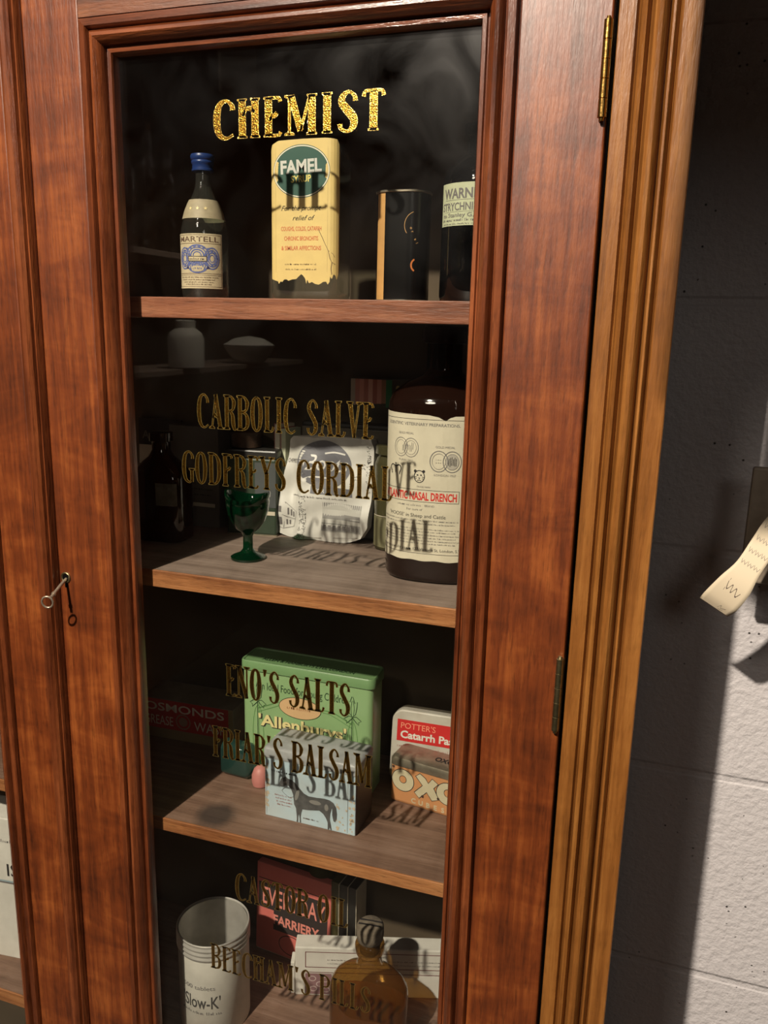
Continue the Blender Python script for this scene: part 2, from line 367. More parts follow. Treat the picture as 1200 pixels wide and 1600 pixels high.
# ------------------------------------------------------------------ gilt letters (ribbon strokes with thick stems)
T_, t_ = 1.0, 0.32
def stem(x, y0=0, y1=1, wd=T_, ser=(1, 1)):
    L = [('s', [(x, y0, wd), (x, y1, wd)])]
    if ser[0]: L.append(('h', x, y0, 1))
    if ser[1]: L.append(('h', x, y1, -1))
    return L
BOWL = [('c', [(.2, .97, t_), (.62, .96, t_ * 1.2), (.86, .84, T_ * .8), (.88, .74, T_ * .9), (.74, .58, t_ * 1.4), (.3, .53, t_)])]
GL = {
 'C': (1, [('c', [(.98, .74, T_ * .7), (.94, .86, t_ * 1.6), (.66, .985, t_), (.3, .9, T_ * .7), (.14, .66, T_), (.13, .34, T_), (.28, .1, T_ * .7), (.62, .015, t_), (1.0, .1, t_ * .8)])]),
 'G': (1, [('c', [(.96, .76, T_ * .7), (.92, .88, t_ * 1.5), (.64, .985, t_), (.3, .9, T_ * .7), (.14, .66, T_), (.13, .34, T_), (.28, .1, T_ * .7), (.62, .015, t_), (.85, .1, t_)])] + stem(.86, .03, .45, T_ * .8, (0, 1))),
 'O': (1, [('c', [(.5, .99, t_), (.24, .88, T_ * .75), (.13, .62, T_), (.13, .38, T_), (.24, .12, T_ * .75), (.5, .01, t_), (.76, .12, T_ * .75), (.87, .38, T_), (.87, .62, T_), (.76, .88, T_ * .75), (.5, .99, t_)])]),
 'S': (.92, [('c', [(.9, .76, T_ * .6), (.86, .88, t_ * 1.3), (.56, .985, t_), (.24, .88, T_ * .7), (.2, .72, T_ * .9), (.5, .53, T_), (.82, .33, T_), (.8, .13, T_ * .8), (.5, .015, t_), (.16, .08, t_ * 1.2), (.1, .2, T_ * .6)])]),
 'D': (1.05, stem(.2) + [('c', [(.2, .97, t_), (.6, .94, t_ * 1.3), (.86, .76, T_ * .9), (.9, .5, T_), (.86, .24, T_ * .9), (.6, .05, t_ * 1.3), (.2, .03, t_)])]),
 'B': (1, stem(.2) + BOWL + [('c', [(.4, .53, t_), (.78, .46, T_ * .6), (.92, .28, T_), (.82, .1, T_ * .7), (.55, .03, t_), (.2, .03, t_)])]),
 'R': (1, stem(.2) + BOWL + [('c', [(.5, .54, t_), (.74, .42, T_ * .8), (.8, .18, T_), (.9, .02, T_ * .6), (1.06, .04, t_)])]),
 'P': (1, stem(.2) + BOWL),
 'A': (1.1, [('s', [(.48, 1, t_ * 1.2), (.1, 0, t_)]), ('h', .1, 0, .8), ('s', [(.46, 1, T_ * .9), (.84, 0, T_)]), ('h', .84, 0, 1), ('c', [(.2, .3, t_), (.36, .42, t_ * 1.8), (.52, .34, t_), (.72, .36, t_)])]),
 'V': (1.05, [('s', [(.16, 1, T_), (.54, 0, T_ * .8)]), ('h', .16, 1, -1), ('s', [(.9, 1, t_), (.54, 0, t_)]), ('h', .9, 1, -.8)]),
 'Y': (1.05, [('s', [(.12, 1, T_), (.5, .48, T_)]), ('h', .12, 1, -1), ('s', [(.95, 1, t_), (.5, .48, t_)]), ('h', .95, 1, -.8)] + stem(.52, 0, .52, T_, (1, 0))),
 'L': (.82, stem(.28) + [('c', [(.28, .03, t_), (.8, .03, t_), (.98, .16, t_ * 1.5)])]),
 'I': (.5, stem(.5)),
 'T': (1, stem(.5, 0, .97, T_, (1, 0)) + [('c', [(.02, .84, t_ * 1.4), (.1, .96, t_), (.5, .975, t_), (.9, .96, t_), (.98, .84, t_ * 1.4)])]),
 'E': (.85, stem(.26) + [('c', [(.26, .975, t_), (.74, .975, t_), (.9, .955, t_ * 1.2), (.98, .87, t_ * 1.6)]), ('c', [(.34, .40, t_), (.46, .50, t_ * 1.3), (.66, .53, t_ * 1.6), (.78, .60, T_ * .45)]), ('c', [(.26, .02, t_), (.86, .02, t_), (1.0, .10, t_ * 1.4)])]),
 'F': (.85, stem(.26) + [('c', [(.26, .975, t_), (.74, .975, t_), (.9, .955, t_ * 1.2), (.98, .87, t_ * 1.6)]), ('c', [(.34, .40, t_), (.46, .50, t_ * 1.3), (.66, .53, t_ * 1.6), (.78, .60, T_ * .45)])]),
 'H': (1.05, stem(.18) + stem(.82) + [('c', [(.2, .56, t_), (.4, .74, t_ * 1.2), (.6, .74, t_ * 1.6), (.8, .66, t_)])]),
 'M': (1.5, stem(.1, 0, 1, t_) + [('s', [(.16, 1, T_ * .85), (.48, .1, T_ * .8)]), ('s', [(.8, 1, t_), (.48, .1, t_)])] + stem(.86)),
 'N': (1.1, stem(.12, 0, 1, t_) + [('s', [(.16, 1, T_), (.84, 0, T_ * .9)])] + stem(.88, 0, 1, t_, (0, 1))),
 "'": (.4, [('s', [(.5, 1.02, T_), (.42, .8, t_)])]),
}
def gilt(text, x0, x1, z0, h, T, gap=0.24, parent=None, space=0.55, name='gilt_lettering', dz=0.0):
    ws = [space if c == ' ' else GL[c][0] for c in text]
    tot = sum(ws) + gap * (len(text) - 1); k = (x1 - x0) / tot; x = x0
    p = Pr(lambda a, z, hh: (a, 0.0034 - hh * .5, z))
    for rim in (0, 1):
        x = x0
        for c, wd in zip(text, ws):
            if c != ' ':
                zb = z0 + dz * (x - x0) / (x1 - x0)
                gw = wd * k; ex = 0.0007 if not rim else 0.0; mt = GOLDRIM if not rim else GOLD; lay = 1 if not rim else 2
                sc_ = 1.0
                for g in GL[c][1]:
                    if g[0] == 'h':
                        _, gx, gy, s_ = g; cx = x + gx * gw; cz = zb + gy * h; hw = T * .5 + min(T * .42, .0011) * abs(s_)
                        d = 1 if s_ > 0 else -1
                        e = ex / 2
                        p.poly([(cx - hw - e, cz - d * e), (cx + hw + e, cz - d * e), (cx + hw + e, cz + d * (h * .022 + e)), (cx + T * .4 + e, cz + d * (h * .06 + e)), (cx - T * .4 - e, cz + d * (h * .06 + e)), (cx - hw - e, cz + d * (h * .022 + e))], mt, lay)
                    else:
                        pts = [(x + a * gw, zb + b_ * h, max(T * w_, 0.0006) + ex) for a, b_, w_ in g[1]]
                        if g[0] == 'c': pts = spline(pts)
                        p.line(pts, T, mt, lay)
            x += (wd + gap) * k
    return p.build(name, parent)
# ------------------------------------------------------------------ the room
WY = 0.215
def block_mat():
    mt, nt, b = base_mat('painted_block')
    tc = N(nt, 'ShaderNodeTexCoord')
    mp = N(nt, 'ShaderNodeMapping'); mp.inputs['Rotation'].default_value = (R(90), 0, 0); mp.inputs['Location'].default_value = (0.13, 0, 0)
    nt.links.new(tc.outputs['Object'], mp.inputs['Vector'])
    sx = N(nt, 'ShaderNodeSeparateXYZ'); nt.links.new(tc.outputs['Object'], sx.inputs[0])
    cx = N(nt, 'ShaderNodeCombineXYZ'); ax_ = N(nt, 'ShaderNodeMath', operation='ADD'); ax_.inputs[1].default_value = 0.08 + 0.45 * 8
    nt.links.new(sx.outputs['X'], ax_.inputs[0]); nt.links.new(ax_.outputs[0], cx.inputs['X'])
    ad = N(nt, 'ShaderNodeMath', operation='ADD'); ad.inputs[1].default_value = 0.225 * 10 - 0.0259
    nt.links.new(sx.outputs['Z'], ad.inputs[0]); nt.links.new(ad.outputs[0], cx.inputs['Y'])
    br = N(nt, 'ShaderNodeTexBrick', Scale=1.0); br.inputs['Mortar Size'].default_value = 0.005; br.inputs['Mortar Smooth'].default_value = 0.6
    br.inputs['Brick Width'].default_value = 0.45; br.inputs['Row Height'].default_value = 0.225; br.inputs['Color1'].default_value = (1, 1, 1, 1); br.inputs['Color2'].default_value = (1, 1, 1, 1); br.inputs['Mortar'].default_value = (0, 0, 0, 1)
    nt.links.new(cx.outputs[0], br.inputs['Vector'])
    n1 = N(nt, 'ShaderNodeTexNoise', Scale=170.0, Detail=5.0); nt.links.new(tc.outputs['Object'], n1.inputs['Vector'])
    n2 = N(nt, 'ShaderNodeTexVoronoi', Scale=120.0); nt.links.new(tc.outputs['Object'], n2.inputs['Vector'])
    pr = N(nt, 'ShaderNodeMapRange'); pr.inputs[1].default_value = 0.06; pr.inputs[2].default_value = 0.16
    nt.links.new(n2.outputs['Distance'], pr.inputs[0])
    n3 = N(nt, 'ShaderNodeTexNoise', Scale=30.0, Detail=1.0); nt.links.new(tc.outputs['Object'], n3.inputs['Vector'])
    gt = N(nt, 'ShaderNodeMath', operation='LESS_THAN'); gt.inputs[1].default_value = 0.6; nt.links.new(n3.outputs['Fac'], gt.inputs[0])
    mxp = N(nt, 'ShaderNodeMath', operation='MAXIMUM'); nt.links.new(pr.outputs[0], mxp.inputs[0]); nt.links.new(gt.outputs[0], mxp.inputs[1])
    a1 = N(nt, 'ShaderNodeMath', operation='MULTIPLY_ADD'); a1.inputs[1].default_value = 1.6
    nt.links.new(n1.outputs['Fac'], a1.inputs[0]); nt.links.new(br.outputs['Color'], a1.inputs[2])
    a2 = N(nt, 'ShaderNodeMath', operation='MULTIPLY_ADD'); a2.inputs[1].default_value = 1.0
    nt.links.new(mxp.outputs[0], a2.inputs[0]); nt.links.new(a1.outputs[0], a2.inputs[2])
    bu = N(nt, 'ShaderNodeBump', Strength=0.6, Distance=0.0022); nt.links.new(a2.outputs[0], bu.inputs['Height']); nt.links.new(bu.outputs['Normal'], b.inputs['Normal'])
    mixc = N(nt, 'ShaderNodeMix', data_type='RGBA'); mixc.inputs[6].default_value = srgb(60, 55, 50); mixc.inputs[7].default_value = srgb(206, 203, 205)
    nt.links.new(mxp.outputs[0], mixc.inputs[0]); nt.links.new(mixc.outputs[2], b.inputs['Base Color'])
    b.inputs['Roughness'].default_value = 0.5
    return mt
BLOCK = block_mat(); BLOCKD = mat('room_wall', (70, 64, 58), 0.8, var=0.3, vscale=4)
def struct(name, mb):
    o = mb.build(name); o['kind'] = 'structure'; return o
struct('wall_back', MB().box(-2.4, 2.0, WY, WY + .1, -1.5, 1.9, BLOCK))
struct('wall_left', MB().box(-2.5, -2.4, -3.6, WY + .1, -1.5, 1.9, BLOCKD))
struct('wall_right', MB().box(2.0, 2.1, -3.6, WY + .1, -1.5, 1.9, BLOCKD))
struct('wall_front', MB().box(-2.5, 2.1, -3.7, -3.6, -1.5, 1.9, BLOCKD))
struct('floor', MB().box(-2.5, 2.1, -3.7, WY + .1, -1.6, -1.5, mat('concrete_floor', (54, 48, 42), 0.8, var=0.3, vscale=6)))
struct('ceiling', MB().box(-2.5, 2.1, -3.7, WY + .1, 1.9, 2.0, mat('ceiling_paint', (54, 50, 46), 0.9)))
# ------------------------------------------------------------------ the cabinet
cab = thing('display_cabinet', 'tall mahogany display cabinet with glazed doors and gilt chemist lettering', 'cabinet', (0, 0, 0))
ZB, ZT = -1.42, 0.46
SZ = [0.0174, -0.2147, -0.4595, -0.720]
STH = [0.0165, 0.0155, 0.0130, 0.0150]
FY = -0.010     # front face of the door stiles
mb = MB(); mb.box(0.4035, 0.4130, 0.012, 0.2, ZB, ZT, BROWN).build('side_panel', cab)
MB().box(-0.560, -0.548, 0.012, 0.2, ZB, ZT, BROWN).build('side_panel', cab)
MB().box(-0.548, 0.4035, 0.2, 0.207, ZB, ZT, BACK).build('back_panel', cab)
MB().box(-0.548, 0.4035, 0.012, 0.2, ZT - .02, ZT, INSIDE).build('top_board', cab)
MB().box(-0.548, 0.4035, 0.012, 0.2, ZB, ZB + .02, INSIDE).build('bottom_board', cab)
MB().box(-0.58, 0.44, -0.04, 0.21, ZT, ZT + .05, BROWN).build('cornice', cab, bevel=0.008)
MB().box(-0.57, 0.425, -0.012, 0.012, ZB - .08, ZB + .05, BROWN).build('plinth', cab, bevel=0.004)
# fluted pilaster: horizontal profile swept upward (x, y)
prof = [(0.3655, 0.012), (0.3655, -0.0105), (0.3660, -0.0112), (0.3758, -0.0112), (0.3764, -0.0085), (0.3772, -0.0070), (0.3782, -0.0085), (0.3790, -0.0118), (0.3805, -0.0132),
        (0.3822, -0.0126), (0.3830, -0.0104), (0.3836, -0.0070), (0.3843, -0.0060), (0.3850, -0.0072), (0.3856, -0.0105), (0.3870, -0.0138), (0.3892, -0.0155), (0.3916, -0.0150), (0.3936, -0.0128),
        (0.3945, -0.0095), (0.3950, -0.0064), (0.3957, -0.0064), (0.3963, -0.0100), (0.3972, -0.0122), (0.3985, -0.0126), (0.3995, -0.0112), (0.4003, -0.0080), (0.4010, -0.0066), (0.4016, -0.0080), (0.4022, -0.0112),
        (0.4030, -0.0118), (0.4138, -0.0118), (0.4145, -0.0110), (0.4145, 0.012)]
def sweep_z(prof_, z0, z1, m_, name, parent, nz=1):
    b_ = MB(); b_.loft([[(x, y, z0 + (z1 - z0) * k / nz) for x, y in prof_] for k in range(nz + 1)], m_); return b_.build(name, parent, smooth=True, ang=28)
sweep_z(prof, ZB, ZT, BROWN, 'pilaster', cab)
MB().box(-0.575, -0.532, -0.0118, 0.012, ZB, ZT, BROWN).build('pilaster', cab)
MB().box(0.3625, 0.3655, 0.004, 0.012, ZB, ZT, BLACK).build('door_rebate', cab)
# shelves
for i, (z, th) in enumerate(zip(SZ, STH)):
    top = [SHELF1, TOPW, TOPB, TOPB][i]; ed = [SHELF1, EDGE, EDGE, EDGE][i]
    b_ = MB(); b_.box(-0.546, 0.4020, 0.0165, 0.199, z - th, z, top)
    s_ = b_.build('shelf', cab)
    e_ = MB().box(-0.546, 0.4020, 0.0145, 0.0167, z - th, z, ed).build('shelf_lipping', s_, bevel=0.0007)
def moulding(door, gx0, gx1, gz0, gz1, side_m, rail_m):
    # (u outwards from the glass edge, depth y)
    pf = [(0.0, 0.003), (0.0, -0.0045), (0.0008, -0.0062), (0.0034, -0.0064), (0.0042, -0.0040), (0.0052, -0.0042), (0.0060, -0.0085), (0.0078, -0.0125), (0.0104, -0.0148), (0.0130, -0.0142), (0.0150, -0.0118),
          (0.0158, -0.0082), (0.0168, -0.0080), (0.0174, -0.0118), (0.0182, -0.0132), (0.0232, -0.0128), (0.0240, -0.0105), (0.0246, FY + .003), (0.0252, FY + .003), (0.0254, 0.003)]
    segs = []
    for (m_, ca, cb, dx, dz) in ((side_m, (gx0, gz0), (gx0, gz1), -1, 0), (side_m, (gx1, gz0), (gx1, gz1), 1, 0), (rail_m, (gx0, gz1), (gx1, gz1), 0, 1), (rail_m, (gx0, gz0), (gx1, gz0), 0, -1)):
        A, B_ = [], []
        for u, y in pf:
            if dx: A.append((ca[0] + dx * u, y, ca[1] - u)); B_.append((cb[0] + dx * u, y, cb[1] + u))
            else: A.append((ca[0] - u, y, ca[1] + dz * u)); B_.append((cb[0] + u, y, cb[1] + dz * u))
        b_ = MB(); b_.loft([A, B_], m_); b_.build('glazing_bead', door, smooth=True, ang=32)
def make_door(X0, X1, gx0, gx1, gz0, gz1, bot, top, label):
    M_ = 0.0253
    d = MB()
    d.box(X0, gx0 - M_, FY, 0.010, bot, top, RED)
    door = d.build('door', cab, bevel=0.0012); door['label'] = label
    MB().box(gx1 + M_, X1, FY, 0.010, bot, top, RED).build('stile', door, bevel=0.0012)
    MB().box(gx0 - M_, gx1 + M_, FY + .0006, 0.010, gz1 + M_, top, REDX).build('rail', door)
    MB().box(gx0 - M_, gx1 + M_, FY + .0006, 0.010, bot, gz0 - M_, REDX).build('rail', door)
    moulding(door, gx0, gx1, gz0, gz1, DARK, DARKX)
    MB().box(gx0 - .006, gx1 + .006, 0.0, 0.003, gz0 - .006, gz1 + .006, PANE).build('glass_pane', door)
    return door
door = make_door(-0.0765, 0.3625, 0.0, 0.280, -0.86, 0.1915, -1.36, 0.42, 'right hand door with gilt lettering on the glass')
ldoor = make_door(-0.5300, -0.0990, -0.448, -0.1630, -0.86, 0.1915, -1.36, 0.42, 'left hand door partly in view')
# meeting bead between the doors
bp_ = [(-0.0988, 0.006), (-0.0988, -0.0105), (-0.0978, -0.0112), (-0.0972, -0.0088), (-0.0962, -0.0088), (-0.0955, -0.0125), (-0.0935, -0.0160), (-0.0905, -0.0178), (-0.0868, -0.0172), (-0.0842, -0.0148), (-0.0832, -0.0115),
       (-0.0824, -0.0112), (-0.0816, -0.0138), (-0.0802, -0.0142), (-0.0792, -0.0118), (-0.0786, -0.0085), (-0.0780, -0.0085), (-0.0772, -0.0120), (-0.0767, -0.0105), (-0.0767, 0.006)]
sweep_z(bp_, -1.36, 0.42, DARK, 'meeting_bead', ldoor)
# hinges
for (z0, z1, hm) in ((0.128, 0.1835, BRASS), (-0.288, -0.2315, BRASSD)):
    b_ = MB(); n = 5; hl = (z1 - z0) / n
    for k in range(n):
        b_.lathe([(0.0023, 0), (0.0026, 0.0002), (0.0026, hl - .0004), (0.0023, hl - .0002)], hm, 20, (0.3600, -0.0125, z0 + k * hl))
    b_.lathe([(0.0014, -.002), (0.0018, 0), (0.0018, z1 - z0), (0.0012, z1 - z0 + .0016)], hm, 14, (0.3600, -0.0125, z0))
    b_.box(0.3605, 0.3628, -0.0125, 0.006, z0 + .0005, z1 - .0005, hm)
    b_.build('hinge', door, smooth=True, ang=20)
# keyhole escutcheon
b_ = MB()
for k in range(1): b_.tube([(-0.0695 + .0042 * math.cos(a), -0.0103, -0.2235 + .0042 * math.sin(a)) for a in [2 * PI * i / 24 for i in range(24)]], 0.0009, BRASSD, 8, True)
b_.lathe([(0.0038, 0), (0.0038, 0.0003)], BLACK, 24)
b_.v = [(x, y, z) if abs(x) > .03 else (-0.0695 + x, -0.0101 - z, -0.2235 + y) for x, y, z in b_.v]
b_.box(-0.0708, -0.0682, -0.0104, -0.0100, -0.2325, -0.224, BLACK)
b_.build('keyhole_escutcheon', door, smooth=True)
# gilt lettering on the inside of the glass
gilt('CHEMIST', 0.0800, 0.2120, 0.1305, 0.0262, 0.0052, gap=0.3, parent=door, dz=0.001)
gilt('CARBOLIC SALVE', 0.0590, 0.2085, -0.0848, 0.0272, 0.0028, parent=door)
gilt('GODFREYS CORDIAL', 0.0435, 0.2245, -0.1310, 0.0262, 0.0029, parent=door, dz=0.000)
gilt("ENO'S SALTS", 0.0800, 0.1930, -0.3155, 0.0290, 0.0033, parent=door)
gilt("FRIAR'S BALSAM", 0.0655, 0.2125, -0.3760, 0.0290, 0.0031, parent=door, dz=0.000)
gilt('CASTOR OIL', 0.0850, 0.1940, -0.5170, 0.0280, 0.0030, parent=door)
gilt("BEECHAM'S PILLS", 0.0575, 0.2165, -0.5990, 0.0270, 0.0029, parent=door)
# ------------------------------------------------------------------ key in the lock
key = thing('key', 'small worn steel key with ring bow standing in the door lock', 'key', (-0.0695, -0.0100, -0.2235))
b_ = MB(); b_.tube([(0, 0.004, 0.0004), (0.0006, -0.008, -.0045), (0.0012, -0.0215, -0.0115)], [.0013, .0014, .0015], STEEL, 12)
b_.tube([(0.0009, -0.017, -0.0093), (0.0010, -0.0185, -0.0100)], 0.0021, STEEL, 12); b_.build('shank', key, smooth=True)
cen = Vector((0.0012, -0.0262, -0.0142)); ax1 = Vector((0.94, -0.1, 0.1)).normalized(); ax2 = Vector((0.05, -0.55, -0.75)).normalized()
ax2 = (ax2 - ax1 * ax2.dot(ax1)).normalized()
ax1 = Vector((.93, .35, .1)).normalized(); ax2 = Vector((-.05, -.15, .98)).normalized()
MB().tube([cen + ax1 * .0046 * math.cos(a) + ax2 * .0052 * math.sin(a) for a in [2 * PI * i / 28 for i in range(28)]], 0.0009, STEEL, 8, True).build('bow', key, smooth=True)
# ------------------------------------------------------------------ shelf 1
Z = SZ[0]
# miniature bottle
GREENISH = mat('pale_liquor', (30, 26, 16), 0.2)
t = thing('miniature_bottle', 'miniature spirit bottle with blue cap and three-star neck band on top shelf', 'bottle', (0.027, 0.075, Z), R(12))
pf = [(0.0150, 0), (0.0190, 0.0012), (0.0200, 0.004), (0.0202, 0.050), (0.0196, 0.058), (0.0170, 0.068), (0.0130, 0.078), (0.0092, 0.086), (0.0068, 0.092), (0.0062, 0.098), (0.0062, 0.106)]
MB().lathe(pf, CLEAR, 48).build('bottle_glass', t, smooth=True)
MB().lathe([(0.0070, 0.1045), (0.0090, 0.1046), (0.0091, 0.106), (0.0086, 0.1064), (0.0086, 0.1100), (0.0093, 0.1106), (0.0093, 0.1125), (0.0088, 0.1130), (0.0098, 0.1140), (0.0100, 0.1165), (0.0094, 0.1178), (0.0, 0.1182)], mat('blue_cap', (30, 52, 104), 0.35), 40, cap1=False).build('cap', t, smooth=True)
p = Pr(secmap([(0.0204 * math.sin(2 * PI * i / 72), -0.0204 * math.cos(2 * PI * i / 72), 0) for i in range(72)]))
LB = mat('aged_label', (206, 192, 158), 0.7, var=0.3, vscale=90); BI = mat('blue_ink', (92, 104, 158), 0.7); BR = mat('brown_ink', (96, 74, 60), 0.7)
p.rect(-.0225, .0225, .0085, .0530, LB, 0)
p.rect(-.0212, .0212, .0448, .0452, BR, 1); p.rect(-.0212, .0212, .0205, .0209, BR, 1); p.rect(-.0212, .0212, .0192, .0195, BR, 1); p.frame(-.0214, .0214, .0098, .0520, .0003, BR, 1)
p.text('MARTELL', 0, .0464, .0044, BR, 2, width=.0375, bold=.005)
for (cx_, cz_, a, b2) in ((-.0125, .033, .0062, .0085), (.0125, .033, .0062, .0085), (0, .0355, .0100, .0082), (0, .027, .0085, .0055)):
    for k in range(4): p.ring(cx_, cz_, a * (1 - k * .22), b2 * (1 - k * .22), .0008 if k % 2 else .0011, BI, 2)
for k in range(26):
    a = 2 * PI * k / 26; p.ell(.0165 * math.cos(a), .0330 + .0092 * math.sin(a), .0012, .0010, BI, 2, 10)
p.rect(-.0082, .0082, .0305, .0348, LB, 3); p.frame(-.0082, .0082, .0305, .0348, .0005, INK, 4); p.squiggle(-.0068, .0068, .0316, .0020, INK, 4, 2)
for s_ in (-1, 1): p.poly([(s_ * .0075, .0245), (s_ * .0105, .0245), (s_ * .009, .0275)], mat('navy_ink', (46, 48, 92), 0.7), 3)
p.ell(0, .0248, .0055, .0024, LB, 3); p.squiggle(-.0040, .0040, .0242, .0016, BI, 4, 3)
for k, z_ in enumerate((.0172, .0152, .0132, .0114)): p.squiggle(-.018 + .002 * k, .018 - .002 * k, z_, .0011, BR, 2, k)
p.build('label', t)
def necklab():
    q = MB(); n = 40; secs = []
    for (r, z) in ((0.0182, .0655), (0.0162, .0725), (0.0136, .0785), (0.0122, .0812)):
        secs.append([(r * math.sin(2 * PI * i / n), -r * math.cos(2 * PI * i / n), z) for i in range(n)])
    q.loft(secs, mat('neck_band', (168, 156, 128), 0.6, var=0.3, vscale=200), False, False)
    o_ = q.build('neck_band', t, smooth=True)
    pp = Pr(lambda x, z, h: ((0.0156 + h) * math.sin(x / .0156), -(0.0157 + h + (0.0735 - z) * .4) * math.cos(x / .0156), z))
    for cx_ in (-.0065, 0, .0065):
        pp.poly([(cx_ + (.0017 if k % 2 == 0 else .0007) * math.sin(k * PI / 5), .0735 + (.0017 if k % 2 == 0 else .0007) * math.cos(k * PI / 5)) for k in range(10)], mat('star_gold', (236, 216, 160), 0.4), 6)
    pp.build('stars', o_)
necklab()
# Famel syrup bottle
t = thing('syrup_bottle', 'flat clear glass syrup bottle with torn yellow label and green oval under CHEMIST', 'bottle', (0.1245, 0.080, Z), 0)
def W_(w1, d1, r1, z): return rr(w1, d1, r1, z, 5)
MB().loft([W_(.052, .030, .008, 0), W_(.0585, .0365, .008, .0022), W_(.0600, .0380, .008, .006), W_(.0600, .0380, .008, .108), W_(.0590, .0370, .010, .115), W_(.054, .033, .012, .1215), W_(.042, .027, .013, .1260), W_(.026, .024, .0115, .1290), W_(.021, .021, .0104, .1320), W_(.021, .021, .0104, .142), W_(.025, .025, .0124, .1425), W_(.025, .025, .0124, .149)], CLEAR).build('bottle_glass', t, smooth=True)
MB().lathe([(.0128, .146), (.0128, .158), (.0115, .1595)], BLACK, 32).build('cap', t, smooth=True)
p = Pr(secmap(rr(.0602, .0382, .008, 0, 5)))
YEL = mat('yellow_label', (226, 200, 128), 0.6, var=0.35, vscale=70, col2=(196, 170, 112)); TEAL = mat('bottle_green_ink', (44, 84, 72), 0.6); REDI = mat('faded_red_ink', (206, 110, 74), 0.7)
lab = [(-0.0285, .1160), (-.0265, .1200), (-.0200, .1228), (.0, .1234), (.0200, .1234), (.0300, .1225), (.0330, .118)]
jag = [(.0335, .032), (.0345, .028), (.0330, .0225), (.0305, .0165), (.0292, .0200), (.0276, .0209), (.0262, .0170), (.0247, .0192), (.0245, .0150), (.0228, .0127), (.0215, .0150), (.0188, .0148), (.0168, .0135), (.0149, .0126), (.0118, .0132), (.009, .0147), (.0064, .0136), (.0041, .0130), (.0036, .0152), (.0048, .0168), (.0031, .0173), (.0012, .0196), (-.0004, .0208), (-.0020, .0196), (-.0049, .0169), (-.0085, .0166), (-.0119, .0155), (-.0135, .0166), (-.0159, .0164), (-.0174, .0145), (-.0190, .0150), (-.0205, .0128), (-.0212, .0150), (-.0230, .0154), (-.0250, .0160), (-.0285, .017)]
# cut the label in columns so that it follows the corners
allp = lab + jag
def zt(x): 
    P_ = lab
    for a, b2 in zip(P_, P_[1:]):
        if a[0] <= x <= b2[0]: return a[1] + (b2[1] - a[1]) * (x - a[0]) / (b2[0] - a[0])
    return .117
jl = sorted(jag)
def zb_(x):
    for a, b2 in zip(jl, jl[1:]):
        if a[0] <= x <= b2[0]: return a[1] + (b2[1] - a[1]) * (x - a[0]) / max(b2[0] - a[0], 1e-6)
    return jl[-1][1] if x > 0 else jl[0][1]
nn = 150; xs = [-.0285 + (.0335 + .0285) * i / nn for i in range(nn + 1)]
P = [(x, zb_(x)) for x in xs] + [(x, zt(x)) for x in xs]
p.put(P, [(i, i + 1, nn + 2 + i, nn + 1 + i) for i in range(nn)], YEL, 0)
for x in (-.0232, .0222): p.rect(x, x + .0003, .022, .117, mat('label_fold', (196, 172, 112), 0.6), 1)
ocx, ocz = -.0005, .0995
p.ell(ocx, ocz, .0262 * .94, .0200, TEAL, 1, 56); p.ring(ocx, ocz, .0262 * .91, .0190, .0008, mat('cream_ink', (232, 226, 204), .6), 2, 56)
p.text('FAMEL', ocx, .0985, .0100, mat('pale_grey_ink', (206, 206, 198), .6), 3, width=.0355, bold=.035, rot=R(2)); p.text('SYRUP', ocx, .0915, .0052, mat('lemon_ink', (238, 222, 122), .6), 3, width=.0175, bold=.02, rot=R(2))
p.text('For the prompt', -.001, .0700, .0040, INK, 2, width=.034, shear=.4); p.text('relief of', .001, .0625, .0040, INK, 2, width=.018, shear=.4)
p.text('COUGHS, COLDS, CATARRH', -.0005, .0545, .0034, REDI, 2, width=.0355, bold=.012); p.text('CHRONIC BRONCHITIS', -.0005, .0470, .0034, REDI, 2, width=.0300, bold=.012); p.text('& SIMILAR AFFECTIONS', -.0005, .0395, .0034, REDI, 2, width=.0350, bold=.012)
p.squiggle(-.0150, .0130, .0280, .0012, BR, 2, 5); p.squiggle(-.0145, .0130, .0240, .0012, BR, 2, 6)
p.line([(.0145, .0555), (.0180, .0490), (.0205, .0440), (.0232, .0390), (.0245, .0330), (.0262, .0300), (.0290, .0285)], .0004, BR, 2)
p.line([(.0262, .0300), (.0255, .0250), (.0262, .0205)], .0005, BR, 2); p.line([(.0232, .0390), (.0270, .0365), (.0285, .0340)], .0003, BR, 2)
p.build('label', t)
# black powder tin
t = thing('powder_tin', 'tall black powder tin with tan stripe and silver rim on top shelf', 'tin', (0.203, 0.085, Z), 0)
MB().loft([rr(.0425, .034, .015, z, 8) for z in (0.0015, .0835)], BLACK).build('tin_body', t, smooth=True)
for z in (0, .0830): 
    MB().loft([rr(.0435, .035, .0155, z, 8), rr(.0445, .036, .016, z + .0004, 8), rr(.0445, .036, .016, z + .0016, 8), rr(.0425, .034, .015, z + .0021, 8)], TINM).build('rim', t, smooth=True)
p = Pr(secmap(rr(.0426, .0341, .015, 0, 8)))
TAN = mat('tan_stripe', (206, 158, 96), 0.5, var=0.25, vscale=90); ORI = mat('orange_ink', (196, 110, 50), .6)
p.rect(-.0195, -.0105, .0020, .0825, TAN, 1)
for k, (c, a) in enumerate(zip('or al', (20, 5, 0, -15, -30))): p.text(c, .0105 + k * .0012, .0560 - k * .0028, .0022, TAN, 2, rot=R(-65), bold=.01) if c != ' ' else None
p.line([(.0165 - .0105 * math.cos(R(a)), .0585 + .0105 * math.sin(R(a))) for a in range(-35, 70, 8)], .0004, TAN, 2)
p.line([(.0170 - .0050 * math.cos(R(a)), .0285 + .0050 * math.sin(R(a))) for a in range(-60, 65, 10)], .0013, ORI, 2)
p.build('printed_label', t)
